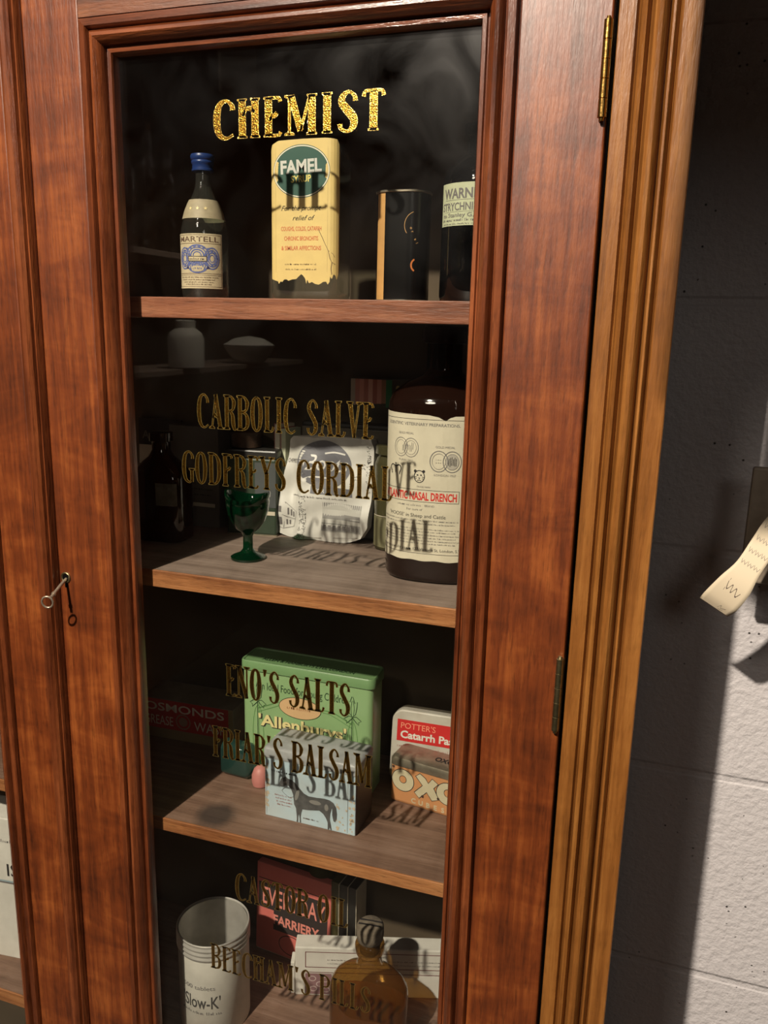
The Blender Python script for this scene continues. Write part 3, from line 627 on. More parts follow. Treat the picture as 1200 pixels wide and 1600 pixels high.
# strychnine bottle
t = thing('poison_bottle', 'dark round poison bottle with pale green warning label at right of top shelf', 'bottle', (0.2655, 0.082, Z), R(-8))
pf = [(0.024, 0), (0.0285, 0.0015), (0.0295, 0.005), (0.0295, 0.088), (0.0275, 0.097), (0.020, 0.105), (0.0125, 0.110), (0.0115, 0.122), (0.0140, 0.123), (0.0140, 0.131), (0.010, 0.132)]
MB().lathe(pf, glass('dark_blue_glass', (.06, .07, .07), .04, 1.2, body=(10, 10, 12), body_amt=.6), 56).build('bottle_glass', t, smooth=True)
PG = mat('pale_green_label', (196, 202, 168), 0.7, var=0.2, vscale=80)
p = Pr(secmap([(0.0298 * math.sin(2 * PI * i / 80), -0.0298 * math.cos(2 * PI * i / 80), 0) for i in range(80)]))
p.rect(-.0270, .0420, .0560, .0865, PG, 0, nz=1)
p.text('WARNING', -.0225, .0755, .0072, GREYINK, 2, 'L', width=.0430, bold=.03); p.rect(-.021, .035, .0742, .0745, GREYINK, 1)
p.text('STRYCHNINE-', -.0245, .0670, .0056, GREYINK, 2, 'L', width=.0400, bold=.02); p.rect(-.021, .035, .0658, .0660, GREYINK, 1)
p.text('to Stanley G. L', -.0235, .0622, .0030, GREYINK, 2, 'L', width=.034, bold=.01); p.squiggle(-.024, .030, .0592, .0020, GREYINK, 2, 4); p.squiggle(-.022, .030, .0568, .0013, GREYINK, 2, 8)
p.build('label', t)
# ------------------------------------------------------------------ shelf 2
Z = SZ[1]
# eye bath: green glass cup on stem, oval scooped rim
t = thing('eyebath', 'dark green glass eyebath on a stem at front of middle shelf', 'eyebath', (0.0625, 0.079, Z), R(10))
b_ = MB(); n = 48; secs = []
def ring_(r, z, ry=None, dip=0):
    ry = ry or r; return [(r * math.cos(2 * PI * i / n), ry * math.sin(2 * PI * i / n), z - dip * math.cos(2 * PI * i / n) ** 2 * -1 - dip * .5) for i in range(n)]
outer = [(.0125, 0, 0), (.0160, .0004, 0), (.0160, .0022, 0), (.0135, .0038, 0), (.0070, .0065, 0), (.0046, .0100, 0), (.0044, .0210, 0), (.0058, .0252, 0), (.0110, .0290, 0), (.0160, .0365, .0), (.0192, .0450, .002), (.0202, .0525, .005), (.0198, .0545, .006), (.0208, .0560, .006), (.0212, .0590, .007), (.0206, .0610, .007), (.0188, .0600, .007), (.0180, .0540, .005), (.0160, .0440, .002), (.0125, .0370, 0), (.0060, .0320, 0), (.0010, .0310, 0)]
for r, z, dp in outer: secs.append(ring_(r, z, r * .88 if z > .03 else r, dp))
b_.loft(secs, GREENG); b_.build('glass_cup', t, smooth=True)
# drench bottle
t = thing('medicine_bottle', 'large brown medicine bottle with cream veterinary drench label at right of middle shelf', 'bottle', (0.2360, 0.1050, Z), R(4))
def el(w1, d1, z, n=64, e=2.6):
    out = []
    for i in range(n):
        a = 2 * PI * i / n - PI / 2; c, s = math.cos(a), math.sin(a)
        out.append((w1 / 2 * math.copysign(abs(c) ** (2 / e), c), d1 / 2 * math.copysign(abs(s) ** (2 / e), s), z))
    return out
BOT = glass('brown_glass', (0.30, 0.16, 0.10), 0.04, 1.2, body=(40, 22, 16), body_amt=.5)
MB().loft([el(.080, .066, 0), el(.088, .074, .002), el(.0905, .0765, .006), el(.0905, .0765, .146), el(.089, .075, .152), el(.082, .068, .160, e=2.4), el(.062, .054, .168, e=2.2), el(.040, .038, .173, e=2), el(.0315, .0315, .176, e=2), el(.0300, .0300, .180, e=2), el(.0300, .0300, .205, e=2)], BOT).build('bottle_glass', t, smooth=True)
MB().loft([el(.086, .072, .002), el(.0885, .0745, .006), el(.0885, .0745, .1435)], LIQ).build('liquid', t, smooth=True)
MB().lathe([(.0165, .200), (.0185, .2005), (.0185, .213), (.017, .2145)], mat('brown_stopper', (40, 18, 12), .4), 32).build('stopper', t, smooth=True)
sm = secmap(el(.0908, .0768, 0))
p = Pr(sm); DL = mat('drench_label', (216, 208, 184), .7, var=.2, vscale=60)
tear = [(-.055, .1445), (-.020, .1438), (-.004, .1434), (.004, .1420), (.010, .1392), (.0135, .1418), (.018, .1432), (.048, .1440)]
def tz(x):
    for a, b2 in zip(tear, tear[1:]):
        if a[0] <= x <= b2[0]: return a[1] + (b2[1] - a[1]) * (x - a[0]) / (b2[0] - a[0])
    return .144
nn = 100; xs = [-.055 + .103 * i / nn for i in range(nn + 1)]
p.put([(x, .0205 + .0004 * math.sin(x * 300)) for x in xs] + [(x, tz(x)) for x in xs], [(i, i + 1, nn + 2 + i, nn + 1 + i) for i in range(nn)], DL, 0)
p.frame(-.051, .0325, .0265, .1400, .0004, INK, 1)
cxl = -.011
p.text('SCIENTIFIC VETERINARY PREPARATIONS.', cxl, .1345, .0026, GREYINK, 2, width=.066, bold=.008)
p.text('GOLD MEDAL', -.0235, .1270, .0018, GREYINK, 2, width=.014); p.text('TURIN 1911', -.0235, .1045, .0018, GREYINK, 2, width=.013)
for dx in (-.0048, .0048):
    p.ring(-.0235 + dx, .1160, .0066, .0078, .0005, GREYINK, 2); p.ring(-.0235 + dx, .1160, .0048, .0058, .0003, GREYINK, 2)
for k in range(9): p.line([(-.0265 + k * .0012, .1120 + random.random() * .003), (-.0262 + k * .0012, .1175 + random.random() * .003)], .0004, GREYINK, 2)
p.text('GOLD MEDAL', .0105, .1170, .0018, GREYINK, 2, width=.016)
for dx in (-.0055, .0055):
    p.ring(.0110 + dx, .1060, .0074, .0086, .0007, GREYINK, 2); p.ring(.0110 + dx, .1060, .0055, .0065, .0003, GREYINK, 3)
p.ell(.0165, .1060, .0054, .0064, mat('pale_grey_print', (176, 170, 156), .7), 2)
for k in range(6): p.line([(.0135 + k * .0012, .1015 + random.random() * .002), (.0138 + k * .0012, .1085 + random.random() * .002)], .0005, INK, 4)
p.squiggle(.0030, .0075, .1070, .0009, GREYINK, 3, 31); p.squiggle(.0030, .0075, .1045, .0009, GREYINK, 3, 32)
p.text('LONDON 1927', .0110, .0938, .0018, GREYINK, 2, width=.018)
# crown
cx_, cz_ = -.0335, .0925
p.poly([(cx_ - .0050, cz_), (cx_ + .0050, cz_), (cx_ + .0050, cz_ + .0014), (cx_ - .0050, cz_ + .0014)], INK, 2)
for s_ in (-1, 1):
    p.line([(cx_ + s_ * .0046, cz_ + .0014), (cx_ + s_ * .0060, cz_ + .0055), (cx_ + s_ * .0040, cz_ + .0078), (cx_, cz_ + .0066)], .0009, INK, 2, smooth=True)
p.line([(cx_, cz_ + .001), (cx_, cz_ + .0088)], .0008, INK, 2); p.line([(cx_ - .0012, cz_ + .0092), (cx_ + .0012, cz_ + .0092)], .0006, INK, 2)
p.line([(cx_ - .0052, cz_ + .0026), (cx_ + .0052, cz_ + .0026)], .0006, INK, 2)
# tiger-like animal head mark
cx_, cz_ = -.0105, .0925
p.ring(cx_, cz_, .0044, .0050, .0007, INK, 2)
for s_ in (-1, 1): p.ell(cx_ + s_ * .0036, cz_ + .0044, .0013, .0013, INK, 2, 12); p.ell(cx_ + s_ * .0015, cz_ + .0012, .0008, .0006, INK, 3, 10); p.line([(cx_ + s_ * .0040, cz_ - .0008), (cx_ + s_ * .0024, cz_ - .0002)], .0005, INK, 3); p.line([(cx_ + s_ * .0040, cz_ - .0024), (cx_ + s_ * .0024, cz_ - .0016)], .0005, INK, 3)
p.poly([(cx_ - .0009, cz_ - .001), (cx_ + .0009, cz_ - .001), (cx_, cz_ - .0022)], INK, 3); p.line([(cx_ - .0016, cz_ - .0034), (cx_, cz_ - .0028), (cx_ + .0016, cz_ - .0034)], .0005, INK, 3)
p.text('TRADE MARK', cx_ + .004, .0832, .0015, GREYINK, 2, width=.012)
p.frame(-.0515, .0235, .0710, .0815, .0004, INK, 1)
REDT = mat('red_ink', (208, 52, 44), .6)
p.text('ATLANTIC NASAL DRENCH', .0215, .0728, .0068, REDT, 2, 'R', width=.0680, bold=.03)
p.squiggle(-.030, -.008, .0672, .0018, GREYINK, 2, 23); p.text('BRAND', -.001, .0672, .0018, GREYINK, 2); p.text('For cure of', -.014, .0635, .0020, GREYINK, 2, width=.014)
p.text("'HOOSE' in Sheep and Cattle", -.013, .0578, .0032, INK, 2, width=.052)
for k, z_ in enumerate((.0548, .0520, .0475, .0452, .0425, .0400, .0375, .0350)): p.squiggle(-.050 + (k % 3) * .002, .028 - (k % 2) * .006, z_, .0012, GREYINK, 2, 40 + k)
p.squiggle(-.050, -.016, .0292, .0024, INK, 2, 24); p.text('127 Victoria St, London, S.W.1', .0300, .0292, .0026, INK, 2, 'R', width=.044)
p.build('label', t)
# paper bag (crumpled white plastic bag with round shop mark)
t = thing('paper_bag', 'crumpled white chemist shop bag with grey round logo leaning on middle shelf', 'bag', (0.1, 0.166, Z), R(-3), rot=(R(-4), 0, R(-3)))
def bagf(x, z, h):
    # outline and crumple of the bag's front
    wv = .0016 * math.sin(x * 150 + z * 60) + .0014 * math.sin(z * 170 - x * 70) + .0045 * math.exp(-((x + .022) / .006) ** 2) * (1 if z < .06 else .3) - .0035 * math.exp(-((x + .034) / .008) ** 2)
    wv += .004 * math.exp(-((x - .04) / .012) ** 2 - ((z - .08) / .03) ** 2)
    return (x, -wv - h - .004, z)
bo = [(-.051, .003), (-.030, -.0005), (-.018, -.0015), (.006, -.001), (.030, .001), (.043, .006), (.0505, .0180), (.0525, .044), (.0540, .075), (.0548, .098), (.0520, .1045), (.0480, .1065), (.0200, .1050), (.003, .1055), (-.0150, .1035), (-.0330, .1040), (-.0380, .1000), (-.0440, .060), (-.0545, .010)]
def clipx(z):  # left / right limits of outline at height z
    xs_ = []
    for a, b2 in zip(bo, bo[1:] + bo[:1]):
        if (a[1] - z) * (b2[1] - z) < 0: xs_.append(a[0] + (b2[0] - a[0]) * (z - a[1]) / (b2[1] - a[1]))
    return (min(xs_), max(xs_)) if len(xs_) >= 2 else (-.03, .03)
BAG = mat('white_plastic', (214, 212, 204), .45, var=.15, vscale=40, bump=.3, bscale=60)
nx, nz = 44, 44; P = []; 
for j in range(nz + 1):
    z_ = -.0008 + .1066 * j / nz; a, b2 = clipx(min(max(z_, .0006), .1042)); 
    for i in range(nx + 1): P.append((a + (b2 - a) * i / nx, max(z_, .0002)))
F = [(j * (nx + 1) + i, j * (nx + 1) + i + 1, (j + 1) * (nx + 1) + i + 1, (j + 1) * (nx + 1) + i) for j in range(nz) for i in range(nx)]
b_ = MB(); b_.add([bagf(x, z, 0) for x, z in P], F, BAG); k = len(P)
b_.add([(x, .010 - .35 * abs(x) * 0.2, z) for x, z in P], F, BAG)
bd = [i for i in range(nx + 1)] + [(j) * (nx + 1) + nx for j in range(1, nz + 1)] + [nz * (nx + 1) + i for i in range(nx - 1, -1, -1)] + [j * (nx + 1) for j in range(nz - 1, 0, -1)]
for a, c in zip(bd, bd[1:] + bd[:1]): b_.f.append([a, c, k + c, k + a]); b_.mi.append(0)
bag = b_.build('bag_body', t, smooth=True)
p = Pr(lambda x, z, h: bagf(x, z, h + .0003)); GI = mat('slate_print', (112, 112, 118), .6)
p.fm.__name__ = 'f'
pe = []
p.ell(.0015, .0775, .0300, .0238, GI, 1, 48)
WI = mat('white_print', (226, 224, 218), .5)
p.text('Boots', .0035, .0710, .0165, WI, 2, width=.0440, shear=.32, bold=.004)
p.line([(-.0235, .0655), (-.0255, .0625), (-.0215, .0610), (-.0120, .0640), (.0050, .0640)], .0016, WI, 2, smooth=True); p.line([(.0020, .0885), (.0140, .0905), (.0250, .0890)], .0016, WI, 2, smooth=True)
p.rect(-.012, .034, .0475, .0555, GI, 1, nx=20); p.text('FOR', -.002, .0490, .0040, WI, 2)
p.text('CHEMISTS', -.0345, .0765, .0042, GREYINK, 2, width=.0120, shear=.1); p.squiggle(-.034, .028, .0430, .0018, GREYINK, 2, 61)
# small drawing of a corner shop, left
G2 = GREYINK
for ln in ([(-.0515, .0345), (-.040, .0355), (-.0285, .0270), (-.0310, .0115), (-.0430, .0080), (-.0540, .0110)], [(-.040, .0355), (-.0425, .0085)], [(-.0530, .0220), (-.0418, .0225)], [(-.0418, .0220), (-.0300, .0190)]): p.line(ln, .0004, G2, 2)
for (a, b2, c, d) in ((-.0515, -.0440, .0255, .0315), (-.0520, -.0440, .0120, .0200), (-.0380, -.0365, .0230, .0300), (-.0350, -.0335, .0220, .0285), (-.0325, -.0312, .0210, .0265), (-.0395, -.0380, .0125, .0180), (-.0365, -.0350, .0130, .0175)): p.rect(a, b2, c, d, G2, 2, nx=2)
# shop front picture, right
G3 = mat('mid_grey_print', (136, 134, 130), .7)
p.rect(.0015, .0440, .0105, .0400, mat('pale_print', (186, 184, 176), .7), 1, nx=16, nz=4)
for z_, hh in ((.0355, .0040), (.0235, .0055), (.0115, .0080)): p.rect(.0020, .0435, z_, z_ + hh, G3, 2, nx=16)
for k in range(20): p.rect(.0025 + k * .0021, .0030 + k * .0021, .0352, .0398, WI, 3, nx=1)
for k in range(8): p.rect(.0040 + k * .005, .0070 + k * .005, .0130, .0175, G2, 3, nx=2)
p.line([(-.026, .002), (.0, .003), (.040, .007)], .0004, BR, 2)
rn = random.Random(9)
for k in range(120):
    z_ = rn.uniform(.001, .042); x_ = -.0205 + rn.uniform(-.0035, .0035); p.ell(x_, z_, .0004, .0004, INK, 2, 6)
for k in range(70):
    u = rn.random(); x_ = .0315 + u * .02 + rn.uniform(-.002, .002); z_ = .058 + u * .03 + rn.uniform(-.003, .003); p.ell(min(x_, .0515), z_, .0004, .0004, INK, 2, 6)
for k in range(50): p.ell(.0495 + rn.uniform(-.0015, .0025), rn.uniform(.05, .100), .0004, .0004, INK, 2, 6)
p.build('printed_marks', t)
# amber bottle in the shade
t = thing('amber_bottle', 'dark amber bottle in shade at far left of middle shelf', 'bottle', (-0.047, 0.110, Z), R(5))
MB().loft([rr(.046, .030, .009, 0), rr(.052, .036, .010, .002), rr(.053, .037, .010, .006), rr(.053, .037, .010, .062), rr(.050, .035, .012, .070), rr(.038, .028, .012, .078), rr(.024, .022, .010, .084), rr(.018, .018, .0089, .090), rr(.018, .018, .0089, .098), rr(.023, .023, .0114, .099), rr(.023, .023, .0114, .107), rr(.018, .018, .0088, .108)], AMBER).build('bottle_glass', t, smooth=True)
p = Pr(secmap(rr(.0534, .0374, .010, 0))); p.rect(.002, .024, .038, .060, mat('worn_label', (112, 104, 88), .8, var=.8, vscale=120), 0); p.build('label', t)
# green tin at the back
t = thing('oblong_tin', 'dark green lidded oblong tin behind the eyebath', 'tin', (0.0240, 0.172, Z), R(8))
MB().box(-.0265, .0265, -.016, .016, .001, .080, mat('olive_tin_paint', (52, 66, 50), .5, var=.4, vscale=80)).build('tin_body', t, bevel=.002)
MB().box(-.0275, .0275, -.017, .017, .080, .0885, mat('grey_black_lid', (52, 50, 48), .35, var=.4, vscale=70)).build('lid', t, bevel=.0018)
MB().box(-.0268, .0268, -.0163, .0163, 0, .0014, TINM).build('base_rim', t)
p = Pr(lambda x, z, h: (x, -.0162 - h, z)); p.rect(.004, .026, .030, .076, mat('slate_label', (80, 84, 84), .6, var=.3, vscale=60), 1); p.rect(.005, .025, .022, .026, PAPER, 1)
p.rect(.002, .018, .0835, .0865, WHITE, 1)
p.build('label', t)
# two booklets standing behind
for k, (x, col, lab) in enumerate(((0.0520, (212, 204, 184), 'thin cream booklet with pink edge standing beside the dark oblong tin'), (0.0590, (196, 200, 172), 'thin pale green booklet standing behind the crumpled white bag'))):
    t = thing('booklet', lab, 'booklet', (x - .003, 0.188, Z), R(-16), group='thin booklets behind the bag')
    MB().box(-.0028, .0028, -.012, .012, 0, .113 - k * .004, mat('booklet_%d' % k, col, .6)).build('cover', t)
    MB().box(-.0032, -.0028, -.0125, .0095, 0, .114 - k * .004, mat('pink_edge', (160, 96, 96), .6)).build('spine_strip', t)
# dark card and carton at left
t = thing('show_card', 'dark show card with cream lower band behind the amber bottle', 'card', (-0.105, 0.1915, Z), 0, rot=(R(-3), 0, 0))
MB().box(-.027, .027, -.0008, .0008, 0, .108, mat('dark_card', (52, 38, 34), .7)).build('card', t)
p = Pr(lambda x, z, h: (x, -.0009 - h, z)); p.text('A', -.018, .086, .009, mat('card_ink', (116, 106, 94), .7), 1, bold=.02); p.text('NG.', .014, .086, .009, MATS['card_ink'], 1, bold=.02); p.rect(-.0265, .0265, .058, .079, PAPER, 1); p.squiggle(-.015, .020, .067, .003, GREYINK, 2, 3); p.build('lettering', t)
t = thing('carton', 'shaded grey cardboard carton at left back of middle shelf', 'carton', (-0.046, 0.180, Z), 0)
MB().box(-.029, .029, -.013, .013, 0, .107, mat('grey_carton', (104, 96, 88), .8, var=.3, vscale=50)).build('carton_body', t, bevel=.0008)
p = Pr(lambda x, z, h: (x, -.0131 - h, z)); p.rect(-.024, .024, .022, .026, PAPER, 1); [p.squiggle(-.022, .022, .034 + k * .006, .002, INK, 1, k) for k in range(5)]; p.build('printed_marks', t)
t = thing('ointment_pot', 'small brown woven-looking pot on the dark oblong tin', 'pot', (0.0135, 0.172, Z + .0885), 0)
MB().lathe([(.013, 0), (.0155, .001), (.016, .012), (.0165, .013), (.0165, .0165), (.013, .018)], mat('brown_pot', (66, 46, 32), .6, var=.6, vscale=220, bump=.8, bscale=220), 32).build('pot_body', t, smooth=True)
# dark biscuit tin / box at the back with a card painted as a reflection
t = thing('black_case', 'low black case standing at the back of the middle shelf behind the bag', 'case', (0.118, 0.188, Z), 0)
MB().box(-.048, .048, -.007, .009, 0, .118, mat('black_leathercloth', (40, 36, 32), .5, var=.4, vscale=40, bump=.5, bscale=60)).build('case_body', t, bevel=.003)
MB().box(-.046, .046, -.0085, -.007, .101, .113, mat('grey_polythene', (110, 104, 92), .25, var=.4, vscale=30, bump=1.0, bscale=40)).build('wrapping', t, bevel=.0006)
t = thing('reflection_card', 'small card painted with a reflection of striped cloth and bottles above the bag', 'card', (0.156, 0.1935, Z + .1185), 0)  # stands in for a bright reflection, painted as stripes and bottles
b_ = MB(); b_.box(-.038, .038, -.0006, .0006, 0, .044, mat('reflection_dark', (70, 66, 58), .4)); b_.build('card', t)
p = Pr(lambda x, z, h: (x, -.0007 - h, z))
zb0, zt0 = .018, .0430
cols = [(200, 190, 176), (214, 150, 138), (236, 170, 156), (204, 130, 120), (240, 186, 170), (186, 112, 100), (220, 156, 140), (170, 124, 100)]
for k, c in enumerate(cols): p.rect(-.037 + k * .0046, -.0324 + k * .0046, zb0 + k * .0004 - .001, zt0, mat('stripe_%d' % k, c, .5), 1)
p.rect(-.0002, .0060, zb0 - .002, zt0, mat('reflection_green', (60, 130, 90), .5), 1)
p.poly([(.0085, .012), (.0155, .012), (.0160, .0270), (.0140, .0290), (.0135, .0330), (.0105, .0330), (.0100, .0290), (.0080, .0270)], PAPER, 2); p.ell(.012, .0355, .0020, .0025, mat('reflection_gold', (190, 170, 110), .5), 2, 16)
p.rect(.033, .0375, .020, .040, mat('reflection_tan', (130, 112, 84), .5), 1)
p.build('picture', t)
# olive jar between bag and bottle
t = thing('specimen_jar', 'olive glass jar between the crumpled bag and the large brown bottle', 'jar', (0.1745, 0.168, Z), 0)
MB().lathe([(.016, 0), (.0185, .0015), (.019, .004), (.019, .084), (.017, .090), (.0155, .092), (.0155, .0935), (.0185, .094), (.0185, .102), (.0165, .103)], OLIVE, 36).build('jar_glass', t, smooth=True)
p = Pr(secmap([(0.0192 * math.sin(2 * PI * i / 48), -0.0192 * math.cos(2 * PI * i / 48), 0) for i in range(48)])); p.rect(-.020, .012, .004, .034, mat('olive_label', (116, 112, 82), .7), 0); p.rect(-.020, .012, .0345, .0352, PAPER, 0); p.build('label', t)
# ------------------------------------------------------------------ shelf 3
Z = SZ[2]
# red carton in shade, dusty top
t = thing('grease_wash_carton', 'long red and cream carton of wash with dusty top in left shade', 'carton', (-0.050, 0.168, Z), R(2))
DUST = mat('dusty_board', (160, 146, 130), .8, var=.5, vscale=40)
b_ = MB(); b_.box(-.060, .0535, -.020, .026, 0, .047, DUST); b_.build('carton_body', t, bevel=.001)
p = Pr(lambda x, z, h: (x, -.0202 - h, z)); RC = mat('carton_red', (196, 44, 40), .6, var=.2, vscale=60)
p.rect(-.0595, .0475, .0120, .0468, RC, 1); p.rect(-.0595, .0530, .0004, .0118, mat('carton_cream', (150, 126, 92), .7), 1); p.rect(.0475, .0530, .0005, .0468, mat('carton_cream', (150, 126, 92), .7), 1)
CI = mat('carton_ink', (236, 222, 206), .6)
p.text('OSMONDS', .0425, .0335, .0098, CI, 2, 'R', width=.0980, bold=.012); p.text('GREASE', -.0205, .0165, .0115, CI, 2, 'R', width=.0360); p.text('WASH', .0455, .0155, .0115, CI, 2, 'R', width=.0400)
p.ring(-.0080, .0235, .0085, .0085, .0016, mat('roundel_print', (172, 130, 112), .6), 2, 28); p.ell(-.0080, .0235, .0055, .0055, mat('roundel_print', (172, 130, 112), .6), 2, 20)
p.build('printed_face', t)
# big green food tin
t = thing('food_tin', 'tall light green food tin with cream lettering at back of lower shelf', 'tin', (0.1035, 0.1345, Z), R(0))
GR = mat('light_green_paint', (146, 180, 126), .4, var=.15, vscale=30, coat=.2); GRL = mat('lid_green_paint', (118, 154, 104), .4, var=.2, vscale=30, coat=.2)
b_ = MB(); b_.loft([rr(.141, .034, .006, z) for z in (0.0005, .1160)], GR); b_.build('tin_body', t, smooth=True)
b_ = MB(); b_.loft([rr(.1445, .0375, .007, .1150), rr(.1445, .0375, .007, .1235), rr(.1425, .0355, .006, .1250), rr(.1395, .0325, .005, .1248), rr(.1385, .0315, .005, .1238)], GRL); lid = b_.build('lid', t, smooth=True)
pl = Pr(lambda x, z, h: (x, z - .015, .1240 + h)); pl.text('ALLEN & HANBURYS LTD, LONDON', -.002, .0060, .0062, mat('dark_green_ink', (34, 60, 34), .6), 1, width=.100, bold=.02); pl.build('lid_lettering', lid)
p = Pr(lambda x, z, h: (x, -.0171 - h, z)); GD = mat('dark_green_ink', (34, 60, 34), .6); CR = mat('cream_letter', (226, 212, 150), .5); OV = mat('buff_oval', (214, 176, 130), .6); GM = mat('mid_green_ink', (88, 134, 72), .6)
p.text('An Ideal Food for Young Children', -.004, .0955, .0085, GD, 2, width=.098)
p.ell(-.006, .0815, .0232, .0118, GD, 2, 40); p.ell(-.006, .0815, .0225, .0111, OV, 3, 40); p.squiggle(-.020, .008, .0795, .0036, mat('tan_ink', (172, 122, 80), .6), 4, 25)
for dx, dz, mt_, ly, bo_ in ((.0005, -.0005, INK, 2, .055), (0, 0, CR, 3, .028)):
    p.text("'Allenburys'", -.004 + dx, .0560 + dz, .0125, mt_, ly, width=.0965, bold=bo_)
    p.text('FOODS', -.004 + dx, .0350 + dz, .0125, mt_, ly, width=.060, bold=bo_)
for s_, cx_ in ((1, 0.0505), (-1, -0.0525)):
    q = lambda L: [(cx_ + (a - 50.4) * .001 * (1 if s_ > 0 else -1), b2 * .001) for a, b2 in L]
    tul = [(49.3, 103.9), (47.4, 98.1), (45.2, 99.0), (46.2, 92.6), (47.0, 86.1), (50.3, 82.7), (53.5, 85.9), (54.8, 93), (55.2, 99.3), (52.4, 97.4), (50.6, 103.9)]
    p.line(q(tul), .0007, GD, 2, True); p.line(q([(49.2, 84), (48.6, 92), (49.6, 100)]), .0005, GD, 2); p.line(q([(51.4, 84), (52, 92), (51, 100)]), .0005, GD, 2)
    p.line(q([(50, 82.5), (46.4, 83.3), (41.2, 79.4), (44.0, 77.9), (43.9, 74.9), (46.8, 77.6), (50.3, 81.7)]), .0008, GD, 2); p.line(q([(50.6, 82.5), (54.4, 83.3), (59.6, 79.4), (56.9, 77.9), (57.0, 74.9), (54.0, 77.6), (50.3, 81.7)]), .0008, GD, 2)
    p.rect(cx_ - .0009, cx_ - .0002, .004, .082, GD, 2); p.rect(cx_ + .0006, cx_ + .0011, .004, .082, GM, 2)
    p.line([(cx_ + .006 * math.cos(a), .045 + .032 * math.sin(a)) for a in [PI * k / 16 - PI / 2 for k in range(17)]], .0006, GM, 1)
    p.line([(cx_ - .006 * math.cos(a), .045 + .032 * math.sin(a)) for a in [PI * k / 16 - PI / 2 for k in range(17)]], .0006, GM, 1)
    p.line([(cx_, .074), (cx_ - s_ * .020, .083), (-.006 + s_ * .024, .084)], .0010, GM, 1, smooth=True); p.line([(cx_, .070), (cx_ - s_ * .022, .080), (-.006 + s_ * .024, .0815)], .0006, GM, 1, smooth=True)
p.build('printed_face', t)
# blue-white horse powder tin
t = thing('horse_powder_tin', 'worn pale blue tin with standing horse picture at front of lower shelf', 'tin', (0.1370, 0.0725, Z), R(-1.5))
PB = mat('pale_blue_tin', (186, 210, 220), .42, var=.5, vscale=34, col2=(182, 184, 178), bump=.3, bscale=50); LIDG = mat('worn_grey_lid', (172, 174, 174), .42, var=.5, vscale=80, bump=.4, bscale=120)
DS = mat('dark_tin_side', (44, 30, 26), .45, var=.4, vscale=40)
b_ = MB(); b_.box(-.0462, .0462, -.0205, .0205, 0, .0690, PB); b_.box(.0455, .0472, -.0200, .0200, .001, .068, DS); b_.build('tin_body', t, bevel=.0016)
b_ = MB(); b_.loft([rr(.0950, .0430, .003, .0615), rr(.0950, .0430, .003, .0690), rr(.0935, .0415, .004, .0712), rr(.088, .036, .004, .0722)], LIDG); b_.build('lid', t, smooth=True)
p = Pr(lambda x, z, h: (x, -.0207 - h, z)); HC = mat('horse_grey', (66, 66, 66), .7, var=.5, vscale=120, col2=(112, 112, 110))
horse = [(-31.2,36.0),(-29.7,34.6),(-28.5,33.8),(-26.4,35.1),(-23.9,36.5),(-20.9,36.5),(-18.4,33.2),(-16.6,28.6),(-15.9,23.2),(-15.5,18.8),(-13.6,14.8),(-13.0,9.3),(-12.7,3.7),(-13.1,1.0),(-11.4,1.0),(-11.2,6.3),(-10.5,9.9),(-9.7,5.0),(-9.7,1.0),(-8.3,1.0),(-8.8,6.9),(-8.1,11.5),(-7.0,15.4),(-0.5,16.0),(10.2,18.2),(14.5,15.6),(17.2,11.8),(18.9,7.7),(19.0,1.0),(20.4,1.0),(20.7,3.6),(21.8,1.0),(23.0,1.0),(21.9,7.2),(21.0,11.5),(21.4,17.2),(22.4,22.0),(23.3,24.1),(23.4,16.5),(24.7,10.7),(26.3,10.0),(27.8,13.1),(28.1,18.7),(27.2,25.1),(24.5,29.4),(20.8,31.3),(15.5,31.8),(8.0,30.9),(-0.6,30.5),(-5.4,32.2),(-9.2,35.8),(-13.5,40.3),(-17.9,43.3),(-22.2,44.0),(-24.4,45.8),(-26.0,44.1),(-28.8,42.8),(-30.1,39.0)]
p.poly([(a * .001, b2 * .001) for a, b2 in horse], HC, 2)
LG = mat('horse_sheen', (132, 130, 124), .7); p.ell(.006, .0255, .006, .0022, LG, 3, 24); p.ell(-.0125, .0290, .0018, .006, LG, 3, 20, R(-15)); p.ell(.0175, .0230, .002, .0035, LG, 3, 20); p.ell(-.0250, .0395, .0022, .0009, LG, 3, 14, R(30))
p.line([(-.0245, .0340), (-.0280, .0300), (-.0210, .0250), (-.0160, .0265)], .0004, GREYINK, 2, smooth=True)
for k in range(4): p.squiggle(-.036 + .001 * k, -.018, .0240 - k * .0032, .0017, mat('pink_ink', (176, 130, 124), .7), 2, 70 + k)
p.squiggle(-.039, -.009, .0480, .0024, INK, 2, 21); p.rect(-.0445, -.0442, .002, .060, GREYINK, 2); p.rect(.0385, .0388, .002, .060, GREYINK, 2); p.squiggle(-.006, .010, .0060, .0018, BR, 2, 77)
rn = random.Random(5); WN = mat('worn_bare_patch', (206, 190, 166), .6, var=.3, vscale=200)
for k in range(46):
    cx_ = rn.choice((rn.uniform(.025, .0455), rn.uniform(.0395, .0455), rn.uniform(-.0455, -.0425))); cz_ = rn.uniform(.001, .040) if cx_ > 0 else rn.uniform(.001, .058); r_ = rn.uniform(.0006, .0022)
    p.poly([(min(max(cx_ + r_ * rn.uniform(.5, 1.3) * math.cos(2 * PI * i / 9), -.0458), .0458), max(cz_ + r_ * rn.uniform(.5, 1.4) * math.sin(2 * PI * i / 9), .0004)) for i in range(9)], WN, 1)
p.build('printed_face', t)
